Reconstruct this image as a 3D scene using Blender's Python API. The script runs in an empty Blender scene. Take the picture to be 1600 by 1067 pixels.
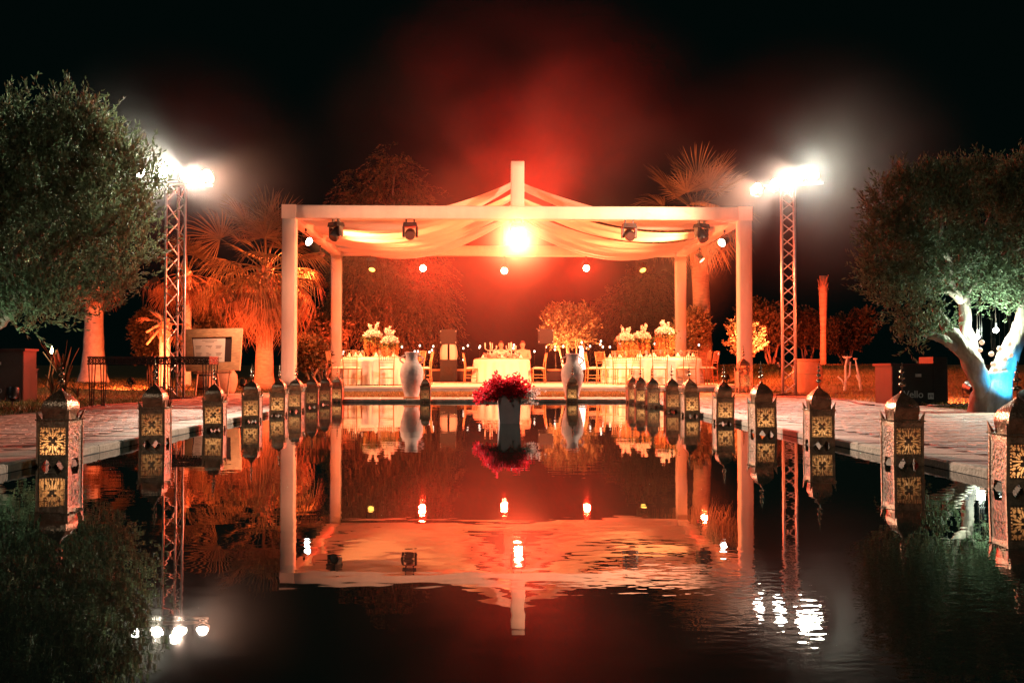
import bpy, math, random
import numpy as np
from mathutils import Matrix, Vector

R = math.radians
rnd = random.Random(7)
rng = np.random.default_rng(11)
scene = bpy.context.scene
col = scene.collection

# ------------------------------------------------------------------ camera
F, XV, YH, CAMH = 1556.0, 752.0, 576.0, 0.643        # focal length in photo pixels, vanishing point, eye height over the water
YAW = math.atan((800 - XV) / F)
PITCH = math.atan((YH - 533.5) / F)
cd = bpy.data.cameras.new('camera')
cd.sensor_width = 36.0
cd.lens = F / 1600 * 36.0
cd.clip_start, cd.clip_end = 0.05, 2000
cam = bpy.data.objects.new('camera', cd)
cam.location = (0, 0, CAMH)
cam.rotation_euler = (R(90) + PITCH, 0, -YAW)
col.objects.link(cam)
scene.camera = cam
CAMR = Matrix.Rotation(-YAW, 3, 'Z') @ Matrix.Rotation(R(90) + PITCH, 3, 'X')

# ------------------------------------------------------------------ world: night sky
world = bpy.data.worlds.new('World')
scene.world = world
world.use_nodes = True
wn = world.node_tree
bg = wn.nodes['Background']
sky = wn.nodes.new('ShaderNodeTexSky')
sky.sky_type = 'NISHITA'
sky.sun_disc = False
sky.sun_elevation = R(-6)
sky.sun_rotation = R(160)
tint = wn.nodes.new('ShaderNodeMix')
tint.data_type = 'RGBA'
tint.blend_type = 'MIX'
tint.inputs[0].default_value = 0.85
tint.inputs[7].default_value = (0.006, 0.028, 0.024, 1)
wn.links.new(sky.outputs[0], tint.inputs[6])
wn.links.new(tint.outputs[2], bg.inputs[0])
bg.inputs[1].default_value = 0.10

# weak fill lamp added behind the camera, lifts the unlit lantern fronts
sd = bpy.data.lights.new('front_fill', 'SUN')
sd.energy, sd.angle, sd.color = 0.22, R(0.5), (1.0, 0.93, 0.82)
so = bpy.data.objects.new('front_fill', sd)
so.rotation_euler = (R(58), 0, R(-24))
col.objects.link(so)

scene.view_settings.view_transform = 'Standard'
scene.view_settings.look = 'None'
scene.view_settings.exposure = 0.0
scene.view_settings.gamma = 1.0
cy = scene.cycles
cy.use_denoising = True
cy.use_adaptive_sampling = True
cy.adaptive_threshold = 0.02
cy.max_bounces = 6
cy.diffuse_bounces = 2
cy.glossy_bounces = 4
cy.transmission_bounces = 4
cy.transparent_max_bounces = 8
cy.volume_bounces = 0
cy.sample_clamp_indirect = 4.0
cy.volume_step_rate = 1.6
cy.volume_max_steps = 96
cy.caustics_reflective = False
cy.caustics_refractive = False
try:
    cy.use_light_tree = True
except Exception:
    pass

CENTRE_POWER = 11500      # the blazing lamp at the middle of the pergola

# ------------------------------------------------------------------ helpers
def ray(px, py):
    return CAMR @ Vector(((px - 800) / F, -(py - 533.5) / F, -1.0))

def at(px, py, Y):
    d = ray(px, py)
    t = Y / d.y
    return Vector((d.x * t, Y, CAMH + d.z * t))

def on(px, py, z):
    d = ray(px, py)
    t = (z - CAMH) / d.z
    return Vector((d.x * t, d.y * t, z))

def xat(px, Y):
    return at(px, YH, Y).x

ZG = 0.06            # level of paving and lawn above the water

def tag(o, label=None, cat=None, group=None, kind=None):
    if label: o['label'] = label
    if cat: o['category'] = cat
    if group: o['group'] = group
    if kind: o['kind'] = kind
    return o

def empty(name, loc=(0, 0, 0), rz=0.0, label=None, cat=None, group=None, kind=None):
    o = bpy.data.objects.new(name, None)
    o.empty_display_size = 0.1
    o.location = loc
    o.rotation_euler = (0, 0, rz)
    col.objects.link(o)
    return tag(o, label, cat, group, kind)

def link_mesh(name, me, mat, parent=None, loc=None, rot=None, scale=None):
    o = bpy.data.objects.new(name, me)
    if mat is not None and len(me.materials) == 0:
        me.materials.append(mat)
    if parent is not None: o.parent = parent
    if loc is not None: o.location = loc
    if rot is not None: o.rotation_euler = rot
    if scale is not None: o.scale = scale if hasattr(scale, '__len__') else (scale,) * 3
    col.objects.link(o)
    return o

class MB:
    """collects boxes, tubes, lathes and free faces into one mesh"""
    def __init__(s):
        s.v, s.f = [], []
    def add(s, vs, fs):
        k = len(s.v)
        s.v += [tuple(p) for p in vs]
        s.f += [tuple(i + k for i in f) for f in fs]
        return s
    def box(s, c, d, m=None, taper=1.0):
        x, y, z = d[0] / 2, d[1] / 2, d[2] / 2
        vs = []
        for zz, t in ((-z, 1.0), (z, taper)):
            for xx, yy in ((-x, -y), (x, -y), (x, y), (-x, y)):
                vs.append(Vector((xx * t, yy * t, zz)))
        if m is not None: vs = [m @ p for p in vs]
        vs = [p + Vector(c) for p in vs]
        return s.add(vs, [(3, 2, 1, 0), (4, 5, 6, 7), (0, 1, 5, 4), (1, 2, 6, 5), (2, 3, 7, 6), (3, 0, 4, 7)])
    def tube(s, pts, rad, n=8, cap=True):
        pts = [Vector(p) for p in pts]
        if not hasattr(rad, '__len__'): rad = [rad] * len(pts)
        vs, fs = [], []
        ref = None
        for i, p in enumerate(pts):
            a = pts[max(i - 1, 0)]; b = pts[min(i + 1, len(pts) - 1)]
            t = (b - a)
            if t.length < 1e-9: t = Vector((0, 0, 1))
            t.normalize()
            if ref is None:
                ref = Vector((1, 0, 0)) if abs(t.x) < 0.8 else Vector((0, 1, 0))
            u = (ref - t * ref.dot(t))
            if u.length < 1e-6:
                u = Vector((0, 1, 0)) - t * t.y
            u.normalize(); w = t.cross(u); ref = u
            for k in range(n):
                an = 2 * math.pi * k / n
                vs.append(p + (u * math.cos(an) + w * math.sin(an)) * rad[i])
        for i in range(len(pts) - 1):
            for k in range(n):
                k2 = (k + 1) % n
                fs.append((i * n + k, i * n + k2, (i + 1) * n + k2, (i + 1) * n + k))
        if cap:
            fs.append(tuple(reversed(range(n))))
            fs.append(tuple((len(pts) - 1) * n + k for k in range(n)))
        return s.add(vs, fs)
    def lathe(s, prof, n=20, c=(0, 0, 0), cap=True):
        vs, fs = [], []
        for r, z in prof:
            for k in range(n):
                an = 2 * math.pi * k / n
                vs.append((c[0] + r * math.cos(an), c[1] + r * math.sin(an), c[2] + z))
        m = len(prof)
        for i in range(m - 1):
            for k in range(n):
                k2 = (k + 1) % n
                fs.append((i * n + k, i * n + k2, (i + 1) * n + k2, (i + 1) * n + k))
        if cap:
            fs.append(tuple(reversed(range(n))))
            fs.append(tuple((m - 1) * n + k for k in range(n)))
        return s.add(vs, fs)
    def ball(s, c, r, n=8, m=6, sq=1.0):
        prof = [(max(1e-4, r * math.sin(math.pi * i / m)), -r * sq * math.cos(math.pi * i / m)) for i in range(m + 1)]
        return s.lathe(prof, n, c)
    def sheet(s, fn, nu, nv, keep=None):
        vs = [fn(i / nu, j / nv) for j in range(nv + 1) for i in range(nu + 1)]
        fs = []
        for j in range(nv):
            for i in range(nu):
                if keep is None or keep((i + .5) / nu, (j + .5) / nv):
                    a = j * (nu + 1) + i
                    fs.append((a, a + 1, a + nu + 2, a + nu + 1))
        return s.add(vs, fs)
    def mesh(s, name, smooth=False):
        me = bpy.data.meshes.new(name)
        me.from_pydata(s.v, [], s.f)
        me.update()
        if smooth:
            me.polygons.foreach_set('use_smooth', [True] * len(me.polygons))
        return me
    def build(s, name, mat, parent=None, smooth=False, **kw):
        return link_mesh(name, s.mesh(name, smooth), mat, parent, **kw)

def np_mesh(name, V, Q):
    """quads straight from numpy"""
    me = bpy.data.meshes.new(name)
    n, m = len(V), len(Q)
    me.vertices.add(n)
    me.vertices.foreach_set('co', np.ascontiguousarray(V, dtype=np.float32).ravel())
    me.loops.add(m * 4)
    me.loops.foreach_set('vertex_index', np.ascontiguousarray(Q, dtype=np.int32).ravel())
    me.polygons.add(m)
    me.polygons.foreach_set('loop_start', np.arange(0, m * 4, 4, dtype=np.int32))
    try:
        me.polygons.foreach_set('loop_total', np.full(m, 4, dtype=np.int32))
    except Exception:
        pass
    me.update(calc_edges=True)
    me.validate()
    return me

def copy_tree(o, parent=None):
    c = o.copy()
    col.objects.link(c)
    c.parent = parent
    for ch in list(o.children):
        copy_tree(ch, c)
    return c

def unit(a):
    return a / np.maximum(np.linalg.norm(a, axis=1, keepdims=True), 1e-9)

# ------------------------------------------------------------------ materials
def new_mat(name):
    m = bpy.data.materials.new(name)
    m.use_nodes = True
    nt = m.node_tree
    return m, nt, nt.nodes['Principled BSDF']

def surf(name, colr, rough=0.7, metal=0.0, var=0.25, scale=4.0, bump=0.0, bscale=30.0, spec=0.4, stretch=None, colr2=None, rand=0.0, island=False, sheen=0.0, detail=6.0):
    """procedural surface: base colour with noise variation and fine bump"""
    m, nt, b = new_mat(name)
    tc = nt.nodes.new('ShaderNodeTexCoord')
    mp = nt.nodes.new('ShaderNodeMapping')
    nt.links.new(tc.outputs['Object'], mp.inputs[0])
    if stretch: mp.inputs['Scale'].default_value = stretch
    no = nt.nodes.new('ShaderNodeTexNoise')
    no.inputs['Scale'].default_value = scale
    no.inputs['Detail'].default_value = detail
    no.inputs['Roughness'].default_value = 0.65
    nt.links.new(mp.outputs[0], no.inputs['Vector'])
    rp = nt.nodes.new('ShaderNodeValToRGB')
    c2 = colr2 if colr2 else tuple(c * (1 - var) for c in colr)
    c1 = tuple(min(1, c * (1 + var * .6)) for c in colr) if not colr2 else colr
    rp.color_ramp.elements[0].color = (*c2, 1)
    rp.color_ramp.elements[1].color = (*c1, 1)
    rp.color_ramp.elements[0].position = 0.33
    rp.color_ramp.elements[1].position = 0.68
    nt.links.new(no.outputs['Fac'], rp.inputs[0])
    out = rp.outputs[0]
    if rand or island:
        hs = nt.nodes.new('ShaderNodeHueSaturation')
        mr = nt.nodes.new('ShaderNodeMapRange')
        mr.inputs['To Min'].default_value = 1 - rand
        mr.inputs['To Max'].default_value = 1 + rand
        if island:
            g = nt.nodes.new('ShaderNodeNewGeometry')
            nt.links.new(g.outputs['Random Per Island'], mr.inputs['Value'])
        else:
            oi = nt.nodes.new('ShaderNodeObjectInfo')
            nt.links.new(oi.outputs['Random'], mr.inputs['Value'])
        nt.links.new(mr.outputs[0], hs.inputs['Value'])
        nt.links.new(out, hs.inputs['Color'])
        out = hs.outputs[0]
    nt.links.new(out, b.inputs['Base Color'])
    b.inputs['Roughness'].default_value = rough
    b.inputs['Metallic'].default_value = metal
    b.inputs['Specular IOR Level'].default_value = spec
    if bump:
        n2 = nt.nodes.new('ShaderNodeTexNoise')
        n2.inputs['Scale'].default_value = bscale
        n2.inputs['Detail'].default_value = 5
        nt.links.new(mp.outputs[0], n2.inputs['Vector'])
        bp = nt.nodes.new('ShaderNodeBump')
        bp.inputs['Strength'].default_value = bump
        bp.inputs['Distance'].default_value = 0.02
        nt.links.new(n2.outputs['Fac'], bp.inputs['Height'])
        nt.links.new(bp.outputs[0], b.inputs['Normal'])
    return m

def leafm(name, colr, trans=0.35, rand=0.35, rough=0.45):
    """leaf: diffuse and translucent, each leaf its own tone"""
    m, nt, b = new_mat(name)
    g = nt.nodes.new('ShaderNodeNewGeometry')
    mr = nt.nodes.new('ShaderNodeMapRange')
    mr.inputs['To Min'].default_value = 1 - rand
    mr.inputs['To Max'].default_value = 1 + rand
    nt.links.new(g.outputs['Random Per Island'], mr.inputs['Value'])
    hs = nt.nodes.new('ShaderNodeHueSaturation')
    hs.inputs['Color'].default_value = (*colr, 1)
    nt.links.new(mr.outputs[0], hs.inputs['Value'])
    nt.links.new(hs.outputs[0], b.inputs['Base Color'])
    b.inputs['Roughness'].default_value = rough
    b.inputs['Specular IOR Level'].default_value = 0.22
    tr = nt.nodes.new('ShaderNodeBsdfTranslucent')
    nt.links.new(hs.outputs[0], tr.inputs['Color'])
    mx = nt.nodes.new('ShaderNodeMixShader')
    mx.inputs[0].default_value = trans
    nt.links.new(b.outputs[0], mx.inputs[1])
    nt.links.new(tr.outputs[0], mx.inputs[2])
    nt.links.new(mx.outputs[0], nt.nodes['Material Output'].inputs['Surface'])
    return m

def glow(name, colr, strength, sample=False):
    m, nt, b = new_mat(name)
    b.inputs['Base Color'].default_value = (*[min(1, c) for c in colr], 1)
    b.inputs['Emission Color'].default_value = (*colr, 1)
    b.inputs['Emission Strength'].default_value = strength
    if not sample:
        m.cycles.emission_sampling = 'NONE'
    return m

M = {}
M['lawn'] = surf('lawn', (0.20, 0.15, 0.07), 0.95, var=0.5, scale=1.3, bump=0.6, bscale=40, colr2=(0.07, 0.075, 0.03))
M['grass'] = leafm('grass_blades', (0.16, 0.14, 0.05), 0.3, 0.5, 0.7)
M['grass_green'] = leafm('green_grass_blades', (0.08, 0.11, 0.04), 0.3, 0.4, 0.7)
M['mortar'] = surf('mortar', (0.13, 0.105, 0.085), 0.95, bump=0.4)
M['paver'] = surf('paver', (0.46, 0.335, 0.25), 0.62, var=0.45, scale=7, bump=0.7, bscale=26, rand=0.35)
M['paver_far'] = surf('paver_far', (0.46, 0.335, 0.25), 0.62, var=0.45, scale=7, bump=0.7, bscale=26, rand=0.35, island=True)
M['coping'] = surf('coping', (0.50, 0.44, 0.36), 0.7, var=0.3, scale=6, bump=0.6, bscale=30, rand=0.12)
M['basin'] = surf('basin', (0.03, 0.05, 0.05), 0.6)
M['fabric'] = surf('white_fabric', (0.74, 0.63, 0.54), 0.9, var=0.10, scale=2.5, bump=0.25, bscale=7, stretch=(1, 1, 0.35), sheen=0.2)
M['carpet'] = surf('stage_carpet', (0.66, 0.60, 0.52), 0.95, var=0.18, scale=1.2, bump=0.3, bscale=60)
M['riser'] = surf('stage_riser', (0.30, 0.27, 0.26), 0.8, var=0.2)
M['cloth'] = surf('tablecloth', (0.82, 0.79, 0.73), 0.85, var=0.06, scale=5)
M['brass'] = surf('lantern_brass', (0.62, 0.42, 0.25), 0.38, metal=0.35, var=0.5, scale=14, bump=0.35, bscale=60, colr2=(0.24, 0.15, 0.09), rand=0.25)
M['copper'] = surf('lantern_side', (0.60, 0.41, 0.28), 0.5, metal=0.1, var=0.3, scale=18, bump=0.8, bscale=45, colr2=(0.32, 0.19, 0.12), rand=0.22)
M['iron'] = surf('black_iron', (0.045, 0.035, 0.03), 0.5, metal=0.6, var=0.4, scale=20)
M['alu'] = surf('aluminium', (0.62, 0.62, 0.60), 0.38, metal=0.85, var=0.15, scale=15)
M['black'] = surf('black_plastic', (0.018, 0.017, 0.017), 0.4, var=0.3, scale=12)
M['darkred'] = surf('dark_red_panel', (0.035, 0.009, 0.008), 0.5, var=0.3)
M['terracotta'] = surf('terracotta', (0.52, 0.24, 0.13), 0.8, var=0.2, scale=5, bump=0.3, bscale=25)
M['urn'] = surf('limewashed_urn', (0.68, 0.60, 0.55), 0.8, var=0.28, scale=5, bump=0.5, bscale=14)
M['planter'] = surf('planter_paint', (0.62, 0.50, 0.46), 0.6, var=0.2, scale=4)
M['gold_wood'] = surf('chair_wood', (0.48, 0.25, 0.11), 0.45, var=0.2, scale=10)
M['cushion'] = surf('cushion', (0.72, 0.66, 0.58), 0.9, var=0.08)
M['pine'] = surf('frame_wood', (0.60, 0.38, 0.20), 0.6, var=0.35, scale=5, stretch=(1, 6, 6), bump=0.2)
M['paper'] = surf('chart_paper', (0.80, 0.76, 0.68), 0.8, var=0.04)
M['ink'] = surf('ink', (0.25, 0.20, 0.17), 0.8, var=0.1)
M['mirror'] = surf('dark_mirror', (0.05, 0.03, 0.03), 0.15, var=0.1)
M['bark'] = surf('bark', (0.24, 0.19, 0.14), 0.9, var=0.5, scale=9, bump=1.0, bscale=22, stretch=(1, 1, .35))
M['olive_bark'] = surf('olive_bark', (0.21, 0.18, 0.14), 0.9, var=0.5, scale=7, bump=1.0, bscale=16, stretch=(1, 1, .4))
M['palm_bark'] = surf('palm_bark', (0.42, 0.28, 0.18), 0.9, var=0.35, scale=7, bump=1.0, bscale=20, stretch=(.6, .6, 2.2))
M['limed_bark'] = surf('limewashed_bark', (0.72, 0.66, 0.58), 0.9, var=0.25, scale=6, bump=0.6, bscale=20)
M['boot'] = surf('palm_boots', (0.36, 0.22, 0.12), 0.9, var=0.4, scale=9)
M['olive'] = leafm('olive_leaf', (0.086, 0.128, 0.068), 0.22, 0.55, 0.8)
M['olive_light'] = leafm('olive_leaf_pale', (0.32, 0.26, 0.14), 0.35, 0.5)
M['shrub'] = leafm('shrub_leaf', (0.10, 0.09, 0.05), 0.35, 0.5)
M['pepper'] = leafm('pepper_leaf', (0.12, 0.11, 0.06), 0.35, 0.5, .6)
M['fan'] = leafm('fan_leaf', (0.18, 0.165, 0.085), 0.30, 0.35)
M['dead_fan'] = leafm('dry_fan_leaf', (0.24, 0.15, 0.08), 0.25, 0.4, 0.7)
M['red_petal'] = leafm('red_petal', (0.74, 0.035, 0.06), 0.6, 0.35)
M['white_petal'] = leafm('white_petal', (0.85, 0.80, 0.74), 0.35, 0.12)
M['amaranth'] = leafm('hanging_tassel', (0.50, 0.28, 0.10), 0.3, 0.35)
M['stemgreen'] = leafm('green_stem', (0.07, 0.10, 0.04), 0.2, 0.3)
M['gold'] = surf('gold_metal', (0.75, 0.5, 0.2), 0.3, metal=0.9, var=0.1)
M['skin'] = surf('skin', (0.50, 0.31, 0.22), 0.55, var=0.08)
M['hair'] = surf('hair', (0.03, 0.02, 0.015), 0.6, var=0.3)
M['shirt'] = surf('pale_shirt', (0.66, 0.55, 0.46), 0.85, var=0.1)
M['shirt2'] = surf('rose_shirt', (0.60, 0.38, 0.30), 0.85, var=0.1)
M['trouser'] = surf('dark_trouser', (0.05, 0.045, 0.05), 0.85, var=0.1)
M['bamboo'] = surf('bamboo', (0.46, 0.33, 0.18), 0.6, var=0.25, scale=12)
M['wax'] = glow('candle_wax', (1.0, 0.62, 0.30), 5.5, True)
_nt = M['wax'].node_tree
_oi = _nt.nodes.new('ShaderNodeObjectInfo'); _mr = _nt.nodes.new('ShaderNodeMapRange')
_mr.inputs['To Min'].default_value = 3.0; _mr.inputs['To Max'].default_value = 13.0
_nt.links.new(_oi.outputs['Random'], _mr.inputs['Value']); _nt.links.new(_mr.outputs[0], _nt.nodes['Principled BSDF'].inputs['Emission Strength'])
M['glow_liner'] = leafm('added_glow_liner', (0.85, 0.62, 0.38), 0.8, 0.05)  # translucent sheet added so the pierced holes glow evenly
M['polished'] = surf('polished_brass', (0.62, 0.42, 0.26), 0.24, metal=0.9, var=0.3, scale=16)
M['dome'] = surf('dome_brass', (0.50, 0.33, 0.21), 0.30, metal=0.7, var=0.45, scale=14, bump=0.3, bscale=50, colr2=(0.24, 0.15, 0.09))
M['flame'] = glow('flame', (1.0, 0.72, 0.34), 28.0)
M['globe'] = glow('globe_lamp', (1.0, 0.90, 0.72), 3.0)
M['tealight'] = glow('tealight_glass', (1.0, 0.62, 0.40), 0.9)
M['lens_white'] = glow('lamp_lens_white', (1.0, 0.93, 0.80), 60.0)
M['lens_warm'] = glow('lamp_lens_warm', (1.0, 0.70, 0.42), 60.0)
M['lens_amber'] = glow('lamp_lens_amber', (1.0, 0.62, 0.10), 4.0)
M['lens_red'] = glow('lamp_lens_red', (1.0, 0.10, 0.05), 25.0)
M['lens_blue'] = glow('lamp_lens_blue', (0.10, 0.45, 1.0), 10.0)
M['lens_off'] = surf('lamp_lens_off', (0.08, 0.05, 0.045), 0.1)
M['logo'] = surf('white_print', (0.40, 0.38, 0.37), 0.6, var=0.02)

def glass_mat():
    m, nt, b = new_mat('clear_glass')
    b.inputs['Base Color'].default_value = (1, 1, 1, 1)
    b.inputs['Roughness'].default_value = 0.05
    b.inputs['Transmission Weight'].default_value = 0.85
    b.inputs['IOR'].default_value = 1.45
    return m
M['glass'] = glass_mat()

def water_mat():
    m, nt, b = new_mat('pool_water')
    b.inputs['Base Color'].default_value = (0.004, 0.012, 0.010, 1)
    b.inputs['Roughness'].default_value = 0.012
    b.inputs['IOR'].default_value = 1.37
    b.inputs['Specular IOR Level'].default_value = 0.5
    tc = nt.nodes.new('ShaderNodeTexCoord')
    def wave(scale, st, detail):
        mp = nt.nodes.new('ShaderNodeMapping')
        mp.inputs['Scale'].default_value = st
        no = nt.nodes.new('ShaderNodeTexNoise')
        no.inputs['Scale'].default_value = scale
        no.inputs['Detail'].default_value = detail
        no.inputs['Roughness'].default_value = 0.45
        nt.links.new(tc.outputs['Object'], mp.inputs[0])
        nt.links.new(mp.outputs[0], no.inputs['Vector'])
        return no.outputs['Fac']
    a = wave(1.2, (1.0, 1.0, 1), 1.0)
    c = wave(9.0, (0.6, 1.0, 1), 1.5)
    # a breeze roughens the surface in patches
    p = wave(0.45, (1, 1, 1), 1.0)
    mr = nt.nodes.new('ShaderNodeMapRange')
    mr.inputs['From Min'].default_value = 0.42
    mr.inputs['From Max'].default_value = 0.68
    mr.inputs['To Min'].default_value = 0.12
    mr.inputs['To Max'].default_value = 0.50
    nt.links.new(p, mr.inputs['Value'])
    mu = nt.nodes.new('ShaderNodeMath'); mu.operation = 'MULTIPLY'
    nt.links.new(c, mu.inputs[0]); nt.links.new(mr.outputs[0], mu.inputs[1])
    ad0 = nt.nodes.new('ShaderNodeMath'); ad0.operation = 'ADD'
    nt.links.new(a, ad0.inputs[0]); nt.links.new(mu.outputs[0], ad0.inputs[1])
    # cat's-paw of fine ripples near the camera on the jar side
    vd = nt.nodes.new('ShaderNodeVectorMath'); vd.operation = 'DISTANCE'; vd.inputs[1].default_value = (1.25, 2.7, 0)
    nt.links.new(tc.outputs['Object'], vd.inputs[0])
    m3 = nt.nodes.new('ShaderNodeMapRange'); m3.inputs['From Min'].default_value = 1.15; m3.inputs['From Max'].default_value = .25
    m3.inputs['To Min'].default_value = 0.0; m3.inputs['To Max'].default_value = .42
    nt.links.new(vd.outputs['Value'], m3.inputs['Value'])
    fr = wave(30.0, (.7, 1.0, 1), 1.0)
    m4 = nt.nodes.new('ShaderNodeMath'); m4.operation = 'MULTIPLY'
    nt.links.new(fr, m4.inputs[0]); nt.links.new(m3.outputs[0], m4.inputs[1])
    ad = nt.nodes.new('ShaderNodeMath'); ad.operation = 'ADD'
    nt.links.new(ad0.outputs[0], ad.inputs[0]); nt.links.new(m4.outputs[0], ad.inputs[1])
    bp = nt.nodes.new('ShaderNodeBump')
    bp.inputs['Strength'].default_value = 1.0
    bp.inputs['Distance'].default_value = WATER_BUMP
    nt.links.new(ad.outputs[0], bp.inputs['Height'])
    nt.links.new(bp.outputs[0], b.inputs['Normal'])
    return m
WATER_BUMP = 0.0016
M['water'] = water_mat()

# ------------------------------------------------------------------ lamps
def spot(name, loc, target, power, colr, cone=120, blend=0.6, radius=0.08, parent=None):
    ld = bpy.data.lights.new(name, 'SPOT')
    ld.energy, ld.color = power, colr
    ld.spot_size, ld.spot_blend, ld.shadow_soft_size = R(cone), blend, radius
    o = bpy.data.objects.new(name, ld)
    o.location = loc
    d = Vector(target) - Vector(loc)
    o.rotation_euler = d.to_track_quat('-Z', 'Y').to_euler()
    col.objects.link(o)
    return o

def point(name, loc, power, colr, radius=0.05):
    ld = bpy.data.lights.new(name, 'POINT')
    ld.energy, ld.color, ld.shadow_soft_size = power, colr, radius
    o = bpy.data.objects.new(name, ld)
    o.location = loc
    col.objects.link(o)
    return o

# ================================================================== SETTING
PL, PR, PN, PF = -2.93, 2.96, 0.75, on(780, 628, 0).y       # pool walls: sides, near end, far end
CW = 0.42                                                    # coping width
DL, DR = -6.0, 7.0                                           # outer edges of the paved decks
SF, SB = 24.7, 34.6                                          # stage front and back
ZS = 0.20                                                    # stage floor level
DE = 24.2                                                    # far end of the side decks

# lawn: one sheet round the pool, reaching the horizon
def sstep(a, b, v):
    t = min(1.0, max(0.0, (v - a) / (b - a)))
    return t * t * (3 - 2 * t)
def bank(x, y):
    return sstep(7.1, 10.5, x) * sstep(19.5, 37, y) * .72 + sstep(7.5, 10, -x) * sstep(20, 34, y) * .16
def lawn():
    mb = MB()
    xs = [-900, -200, -60, -30, -22, -18, -14, -12, -10, -8, DL - .0, PL - .2, PR + .2, DR + .0, 8, 9, 10.5, 12, 15, 18, 22, 30, 60, 200, 900]
    ys = [-400, -60, -10, PN - .2] + [PN + (PF + .2 - PN) * k / 12 for k in range(1, 13)] + [PF + .2 + 1.3 * k for k in range(1, 30)] + [70, 90, 140, 300, 900]
    def hgt(x, y):
        h = 0.035
        h += bank(x, y)
        if abs(x) > 7.6 and y > 2:
            h += 0.02 * math.sin(x * 1.3 + y * .4) + 0.02 * math.sin(y * .9 - x * .3)
        if y > 36: h += 0.004 * (y - 36)
        return h
    idx = {}
    vs, fs = [], []
    for j, y in enumerate(ys):
        for i, x in enumerate(xs):
            idx[i, j] = len(vs); vs.append((x, y, hgt(x, y)))
    for j in range(len(ys) - 1):
        for i in range(len(xs) - 1):
            cx, cyy = (xs[i] + xs[i + 1]) / 2, (ys[j] + ys[j + 1]) / 2
            if PL - .25 < cx < PR + .25 and PN - .25 < cyy < PF + .25: continue
            fs.append((idx[i, j], idx[i + 1, j], idx[i + 1, j + 1], idx[i, j + 1]))
    mb.add(vs, fs)
    return tag(mb.build('ground', M['lawn'], smooth=True), kind='structure')
lawn()

# pool: basin with a ledge under the surface along both sides, water on top
mb = MB()
def quadz(x0, x1, y0, y1, z): mb.add([(x0, y0, z), (x1, y0, z), (x1, y1, z), (x0, y1, z)], [(0, 1, 2, 3)])
quadz(PL - .2, PL + .5, PN, PF, -0.03); quadz(PR - .5, PR + .2, PN, PF, -0.03)
quadz(PL + .5, PR - .5, PF - .45, PF + .2, -0.03)
quadz(PL + .5, PR - .5, PN, PF - .45, -1.4)
for x in (PL, PR): mb.add([(x, PN, -.03), (x, PF, -.03), (x, PF, ZG - .05), (x, PN, ZG - .05)], [(0, 1, 2, 3)])
for y in (PN, PF): mb.add([(PL, y, -.03), (PR, y, -.03), (PR, y, ZG - .05), (PL, y, ZG - .05)], [(0, 1, 2, 3)])
mb.add([(PL + .5, PN, -.03), (PL + .5, PF - .45, -.03), (PL + .5, PF - .45, -1.4), (PL + .5, PN, -1.4)], [(0, 1, 2, 3)])
mb.add([(PR - .5, PN, -.03), (PR - .5, PF - .45, -.03), (PR - .5, PF - .45, -1.4), (PR - .5, PN, -1.4)], [(0, 1, 2, 3)])
mb.add([(PL + .5, PF - .45, -.03), (PR - .5, PF - .45, -.03), (PR - .5, PF - .45, -1.4), (PL + .5, PF - .45, -1.4)], [(0, 1, 2, 3)])
tag(mb.build('pool_basin', M['basin']), kind='structure')
mb = MB(); quadz(PL, PR, PN, PF, 0.0)
tag(mb.build('water', M['water']), kind='structure')

# paved decks on both sides: base slab, coping stones, pavers
PVL, PVW = 0.30, 0.15
pav_me = None
def stone(d, name, mat, b=0.008):
    x, y, z = d[0] / 2, d[1] / 2, d[2]
    mb = MB()
    mb.add([(-x, -y, -z), (x, -y, -z), (x, y, -z), (-x, y, -z), (-x, -y, -b), (x, -y, -b), (x, y, -b), (-x, y, -b),
            (-x + b, -y + b, 0), (x - b, -y + b, 0), (x - b, y - b, 0), (-x + b, y - b, 0)],
           [(0, 1, 5, 4), (1, 2, 6, 5), (2, 3, 7, 6), (3, 0, 4, 7), (4, 5, 9, 8), (5, 6, 10, 9), (6, 7, 11, 10), (7, 4, 8, 11), (8, 9, 10, 11)])
    me = mb.mesh(name); me.materials.append(mat)
    return me
paver_mesh = stone((PVL - .008, PVW - .008, .04), 'paver', M['paver'])
coping_mesh = stone((CW, 0.494, .055), 'coping_stone', M['coping'], .012)
cross_mesh = stone((0.494, CW, .055), 'coping_stone_end', M['coping'], .012)

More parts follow.
